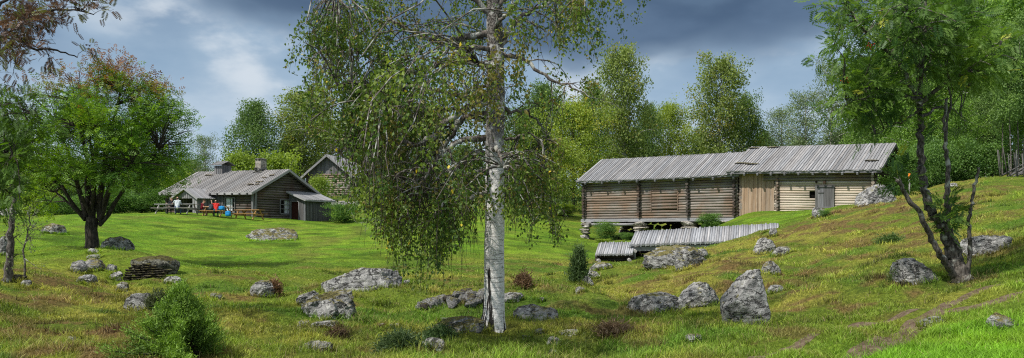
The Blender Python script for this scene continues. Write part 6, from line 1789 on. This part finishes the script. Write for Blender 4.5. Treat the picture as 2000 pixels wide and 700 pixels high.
def rusty_rowan(pos, rs, L):
    n = len(pos); cl = fbm(pos[:, 0] * 1.4, pos[:, 1] * 1.4, pos[:, 2] * 1.4, 96, 3)
    z = pos[:, 2]; up = smooth(L(0, 210)[2], L(0, 120)[2], z + .3 * cl + .15 * rs.normal(size=n))[:, None]
    g = np.array((.045, .085, .012)) * rs.uniform(.5, 1.7, (n, 1)); r = np.array((.06, .034, .02)) * rs.uniform(.4, 1.6, (n, 1))
    c = g * (1 - up) + r * up
    m = (rs.random(n) < .25) & (up[:, 0] > .4); c[m] = np.array((.07, .075, .02)) * rs.uniform(.7, 1.3, (m.sum(), 1))
    return c
bR = hit(1872, 549)
rowan_near('leaning lichen-barked rowan with feathery leaves on the near slope by the track', bR,
  [([(1886,562),(1874,540),(1866,510),(1856,475),(1846,448)], .175, .10, .1), ([(1846,448),(1832,430),(1817,414),(1805,370),(1799,320),(1798,270),(1797,230),(1794,195)], .085, .042, .25),
   ([(1847,452),(1850,420),(1851,397),(1850,360),(1851,300),(1843,250),(1850,190)], .06, .02, -.2),
   ([(1866,545),(1848,515),(1828,488),(1800,425),(1766,374),(1752,350)], .06, .028, -.5),
   ([(1889,556),(1891,528),(1894,471),(1893,430),(1897,397),(1905,360),(1911,326)], .038, .02, -.35)],
  [([(1794,195),(1770,150),(1750,110),(1730,60),(1715,10)], .05, .5), ([(1795,195),(1800,130),(1806,70),(1812,0),(1815,-60)], .055, -.4), ([(1796,205),(1820,180),(1850,158),(1890,140),(1935,103),(1960,80)], .045, -.6),
   ([(1794,200),(1760,185),(1720,188),(1690,192),(1655,205)], .035, -.4), ([(1795,180),(1760,160),(1720,140),(1680,110),(1640,90)], .035, .7), ([(1798,230),(1830,210),(1860,215),(1885,230)], .03, .5),
   ([(1800,120),(1840,80),(1870,40),(1890,-10)], .035, .8), ([(1760,120),(1710,80),(1670,40),(1650,0)], .032, -.7), ([(1797,170),(1790,120),(1780,60),(1770,0)], .035, -1.2), ([(1797,160),(1820,110),(1840,60),(1850,0)], .035, 1.3),
   ([(1796,215),(1770,235),(1740,245),(1710,262)], .022, .7), ([(1848,260),(1858,200),(1850,130),(1862,60)], .022, -.2)],
  301, .18, green_rowan, 5, 4, 3, fill=((1630, 1900, -20, 160, 110, .9), (1840, 1965, 40, 160, 44, .7), (1640, 1760, 150, 230, 34, .8), (1740, 1765, 335, 355, 5, .15), (1838, 1866, 400, 450, 7, .15)), berries=((1653, 157, -.2), (1700, 90, -.5)))
bL = np.array(P(-75, 450, 12.5)); bL[2] = gz(bL[0], bL[1])
rowan_near('rusty-leaved rowan reaching in from beyond the edge of the meadow', bL,
  [([(-75,600),(-72,480),(-60,380),(-55,280),(-50,180),(-45,80),(-40,-40)], .17, .06, 0)],
  [([(-50,150),(-10,50),(40,30),(95,22),(140,18),(182,28)], .035, -.3), ([(-52,180),(-10,110),(30,75),(70,95),(115,100),(152,112)], .035, .4), ([(-48,100),(0,10),(40,-20),(90,-15),(150,-10)], .03, .8), ([(-55,240),(-20,210),(15,205),(50,215),(78,230)], .03, -.5),
   ([(-55,260),(-20,270),(20,260),(60,245)], .03, .6), ([(-57,300),(-25,320),(5,310),(28,300)], .028, -.4), ([(-60,340),(-30,370),(-5,365),(18,380)], .026, .3), ([(-60,320),(-35,290),(-5,285),(20,330)], .026, 1.0), ([(-50,130),(-20,90),(20,60),(60,45)], .03, -1.0)],
  302, .15, rusty_rowan, 6, 4, 3, 'dark_bark', .55, fill=((0, 60, 30, 110, 14, .5), (-10, 45, 200, 400, 42, .6), (40, 150, 0, 30, 8, .4)))

# ---- bare lichen-covered sapling at the edge
def sapling():
    rs = np.random.default_rng(404)
    b = hit(17, 549); Y0 = b[1]
    o = empty('sapling', b, 0, 'crooked lichen-covered sapling with bare grey twigs at the meadow edge', 'tree')
    L = lambda px, py, dy=0.0: P(px, py, Y0 + dy) - b
    wood = MB(); lv = MB()
    def st(path, r0, r1):
        q = np.array([L(*p) for p in path]); f = interp(q, np.linspace(0, 1, len(path) * 4)); f[1:] += rs.normal(size=(len(f) - 1, 3)) * .012; wood.tube(f, np.linspace(r0, r1, len(f)), 10, caps=False, jit=.08); return f
    a = st([(12, 556), (16, 530), (20, 490), (20, 455), (24, 420), (28, 385), (30, 340)], .095, .035)
    c = st([(48, 540), (46, 500), (52, 460), (58, 430), (56, 410)], .022, .008)
    lp = []
    for f, r in ((a, .03), (c, .012)):
        for sb in sub_branches(wood, f, r, rs, 16, .55, .15, 1.1, .05, .05, 4, 5):
            for tw in sub_branches(wood, sb, .006, rs, 5, .28, .2, 1.1, .0, .05, 3, 4):
                m = 3; lp.append(interp(tw, rs.uniform(.3, 1, m)) + rs.normal(size=(m, 3)) * .03)
    pos = np.concatenate(lp); rhomb_leaves(lv, pos, .045, np.array((.10, .13, .05)) * rs.uniform(.5, 1.6, (len(pos), 1)), rs, .7, .2)
    wood.build('trunk', M['lichen_bark'], o); lv.build('foliage', M['leaf'], o)
sapling()

# ---- junipers and low plants
def juniper(px, py, wpx, hpx, label, seed, cols, n, spike=.10, name='juniper', Y=None, shape=1.0, cat='juniper', clumps=None):
    rs = np.random.default_rng(seed)
    b = hit(px, py) if Y is None else ground((px - CX) / F * Y, Y)
    s = b[1] / F; w, h = wpx * s, hpx * s
    o = empty(name, b, 0, label, cat)
    wood = MB(); lv = MB(); P_, D_, K_ = [], [], []
    nsh = clumps or 120
    for i in range(nsh):
        a = rs.uniform(0, 6.28); t = rs.uniform(0, 1) ** .8; z = h * t * rs.uniform(.9, 1.02)
        lob = 1 + .25 * math.sin(3 * a + seed) + .15 * rs.normal()
        r = w / 2 * max(.05, (1 - t ** (1.25 * shape))) * max(.3, lob) * rs.uniform(.45, 1)
        tip = np.array((math.cos(a) * r, math.sin(a) * r, max(z, .05))); root = np.array((tip[0] * .25, tip[1] * .25, tip[2] * .35))
        br = curve(root, tip, 5, (0, 0, -.05), rs, .04); wood.tube(br, np.linspace(.014, .004, 5), 4, caps=False)
        m = n // nsh; tt = rs.uniform(.35, 1.08, m); d = unit(tip - root + .3 * h * np.array((0, 0, 1)))
        p = interp(br, tt) + np.where(tt > 1, tt - 1, 0)[:, None] * d * .8 + rs.normal(size=(m, 3)) * spike * .75
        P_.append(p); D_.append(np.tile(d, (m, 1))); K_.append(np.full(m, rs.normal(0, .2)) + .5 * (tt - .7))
    pos = np.concatenate(P_); D = np.concatenate(D_); K = np.concatenate(K_); nn = len(pos)
    ax = unit(D + rs.normal(size=(nn, 3)) * .75); sd = unit(np.cross(ax, rs.normal(size=(nn, 3)))); L_ = (spike * rs.uniform(.5, 1.1, nn))[:, None]
    V = np.stack([pos - sd * L_ * .13, pos + sd * L_ * .13, pos + ax * L_ + sd * L_ * .03, pos + ax * L_ - sd * L_ * .03], 1).reshape(-1, 3)
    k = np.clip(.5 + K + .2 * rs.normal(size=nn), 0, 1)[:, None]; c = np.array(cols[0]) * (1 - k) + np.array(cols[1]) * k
    lv.add(V, np.arange(nn * 4).reshape(-1, 4), None, np.repeat(c, 4, axis=0))
    wood.build('stem', M['dark_bark'], o); lv.build('foliage', M['needle'], o)
    return o
JG = ((.018, .045, .012), (.10, .17, .035))
juniper(356, 715, 250, 128, 'dense bright green juniper bush at the bottom of the picture', 601, ((.018, .046, .008), (.15, .245, .035)), 72000, .042, Y=8.7, clumps=150, shape=.8)
juniper(1131, 549, 36, 68, 'slender dark young juniper beside the row of pale stones', 602, ((.016, .034, .012), (.055, .09, .025)), 5200, .10, shape=1.6, clumps=60)
juniper(1022, 561, 34, 20, 'low brown heather tuft in the meadow', 603, ((.05, .035, .02), (.14, .085, .045)), 2600, .09, 'heather', cat='heather', clumps=40, shape=2)
juniper(780, 705, 95, 32, 'dark green herb thicket at the bottom, left of the birch', 604, ((.014, .032, .012), (.06, .09, .03)), 6000, .06, 'herb_thicket', cat='herbs', clumps=90, shape=2.5, Y=9.7)
juniper(862, 668, 90, 24, 'dark trailing herbs on the mossy slab', 605, ((.014, .034, .012), (.06, .10, .03)), 5000, .06, 'herb_thicket', cat='herbs', clumps=80, shape=2.5)
juniper(660, 668, 46, 20, 'dark brown heath tuft behind the cream-coloured stone', 606, ((.03, .022, .014), (.10, .065, .035)), 2400, .06, 'heather', cat='heather', clumps=36, shape=2)
juniper(536, 577, 28, 24, 'reddish-brown heather beside the rounded grey rock', 607, ((.06, .035, .02), (.17, .10, .05)), 2400, .08, 'heather', cat='heather', clumps=36, shape=2)
juniper(1768, 552, 48, 34, 'low dark leafy shrub left of the pale rock behind the leaning rowan', 608, ((.02, .04, .012), (.08, .12, .03)), 3600, .07, 'herb_thicket', cat='herbs', clumps=60, shape=2)
juniper(310, 603, 46, 30, 'dark heath tuft behind the leaning slabs', 609, ((.022, .034, .014), (.07, .085, .03)), 3200, .08, 'heather', cat='heather', clumps=44, shape=2)
juniper(1200, 655, 60, 13, 'reddish dead bracken patch on the near slope', 610, ((.10, .065, .035), (.24, .17, .10)), 2600, .07, 'bracken', cat='bracken', clumps=50, shape=2.5)
juniper(1740, 475, 60, 12, 'dark grassy tuft in the middle of the slope', 611, ((.02, .045, .012), (.08, .13, .03)), 2500, .08, 'herb_thicket', cat='herbs', clumps=50, shape=2.5)

def wood_undergrowth():
    """far woodland floor that reads as one dark mass between the stems"""
    rs = np.random.default_rng(88); lv = MB(); n = 52000
    px = rs.uniform(-150, 2150, n); Y = rs.uniform(78, 135, n); right = px > 1730; Y[right] = rs.uniform(46, 90, right.sum())
    X = (px - CX) / F * Y; Z = height(X, Y)
    hh = np.clip(1.9 + 1.4 * fbm(X * .18, Y * .18, seed=89, octv=3), .5, 3.4)
    Z = Z + rs.uniform(0, 1, n) * hh
    c = np.array((.02, .042, .012)) * (1 - rs.random((n, 1))) + np.array((.06, .10, .025)) * rs.random((n, 1))
    rhomb_leaves(lv, np.stack([X, Y, Z], -1), .30, c, rs, .8, .1)
    tag(lv.build('undergrowth', M['leaf']), 'dark leafy undergrowth between the far trees', 'undergrowth', None, 'stuff')
wood_undergrowth()
make_grass()
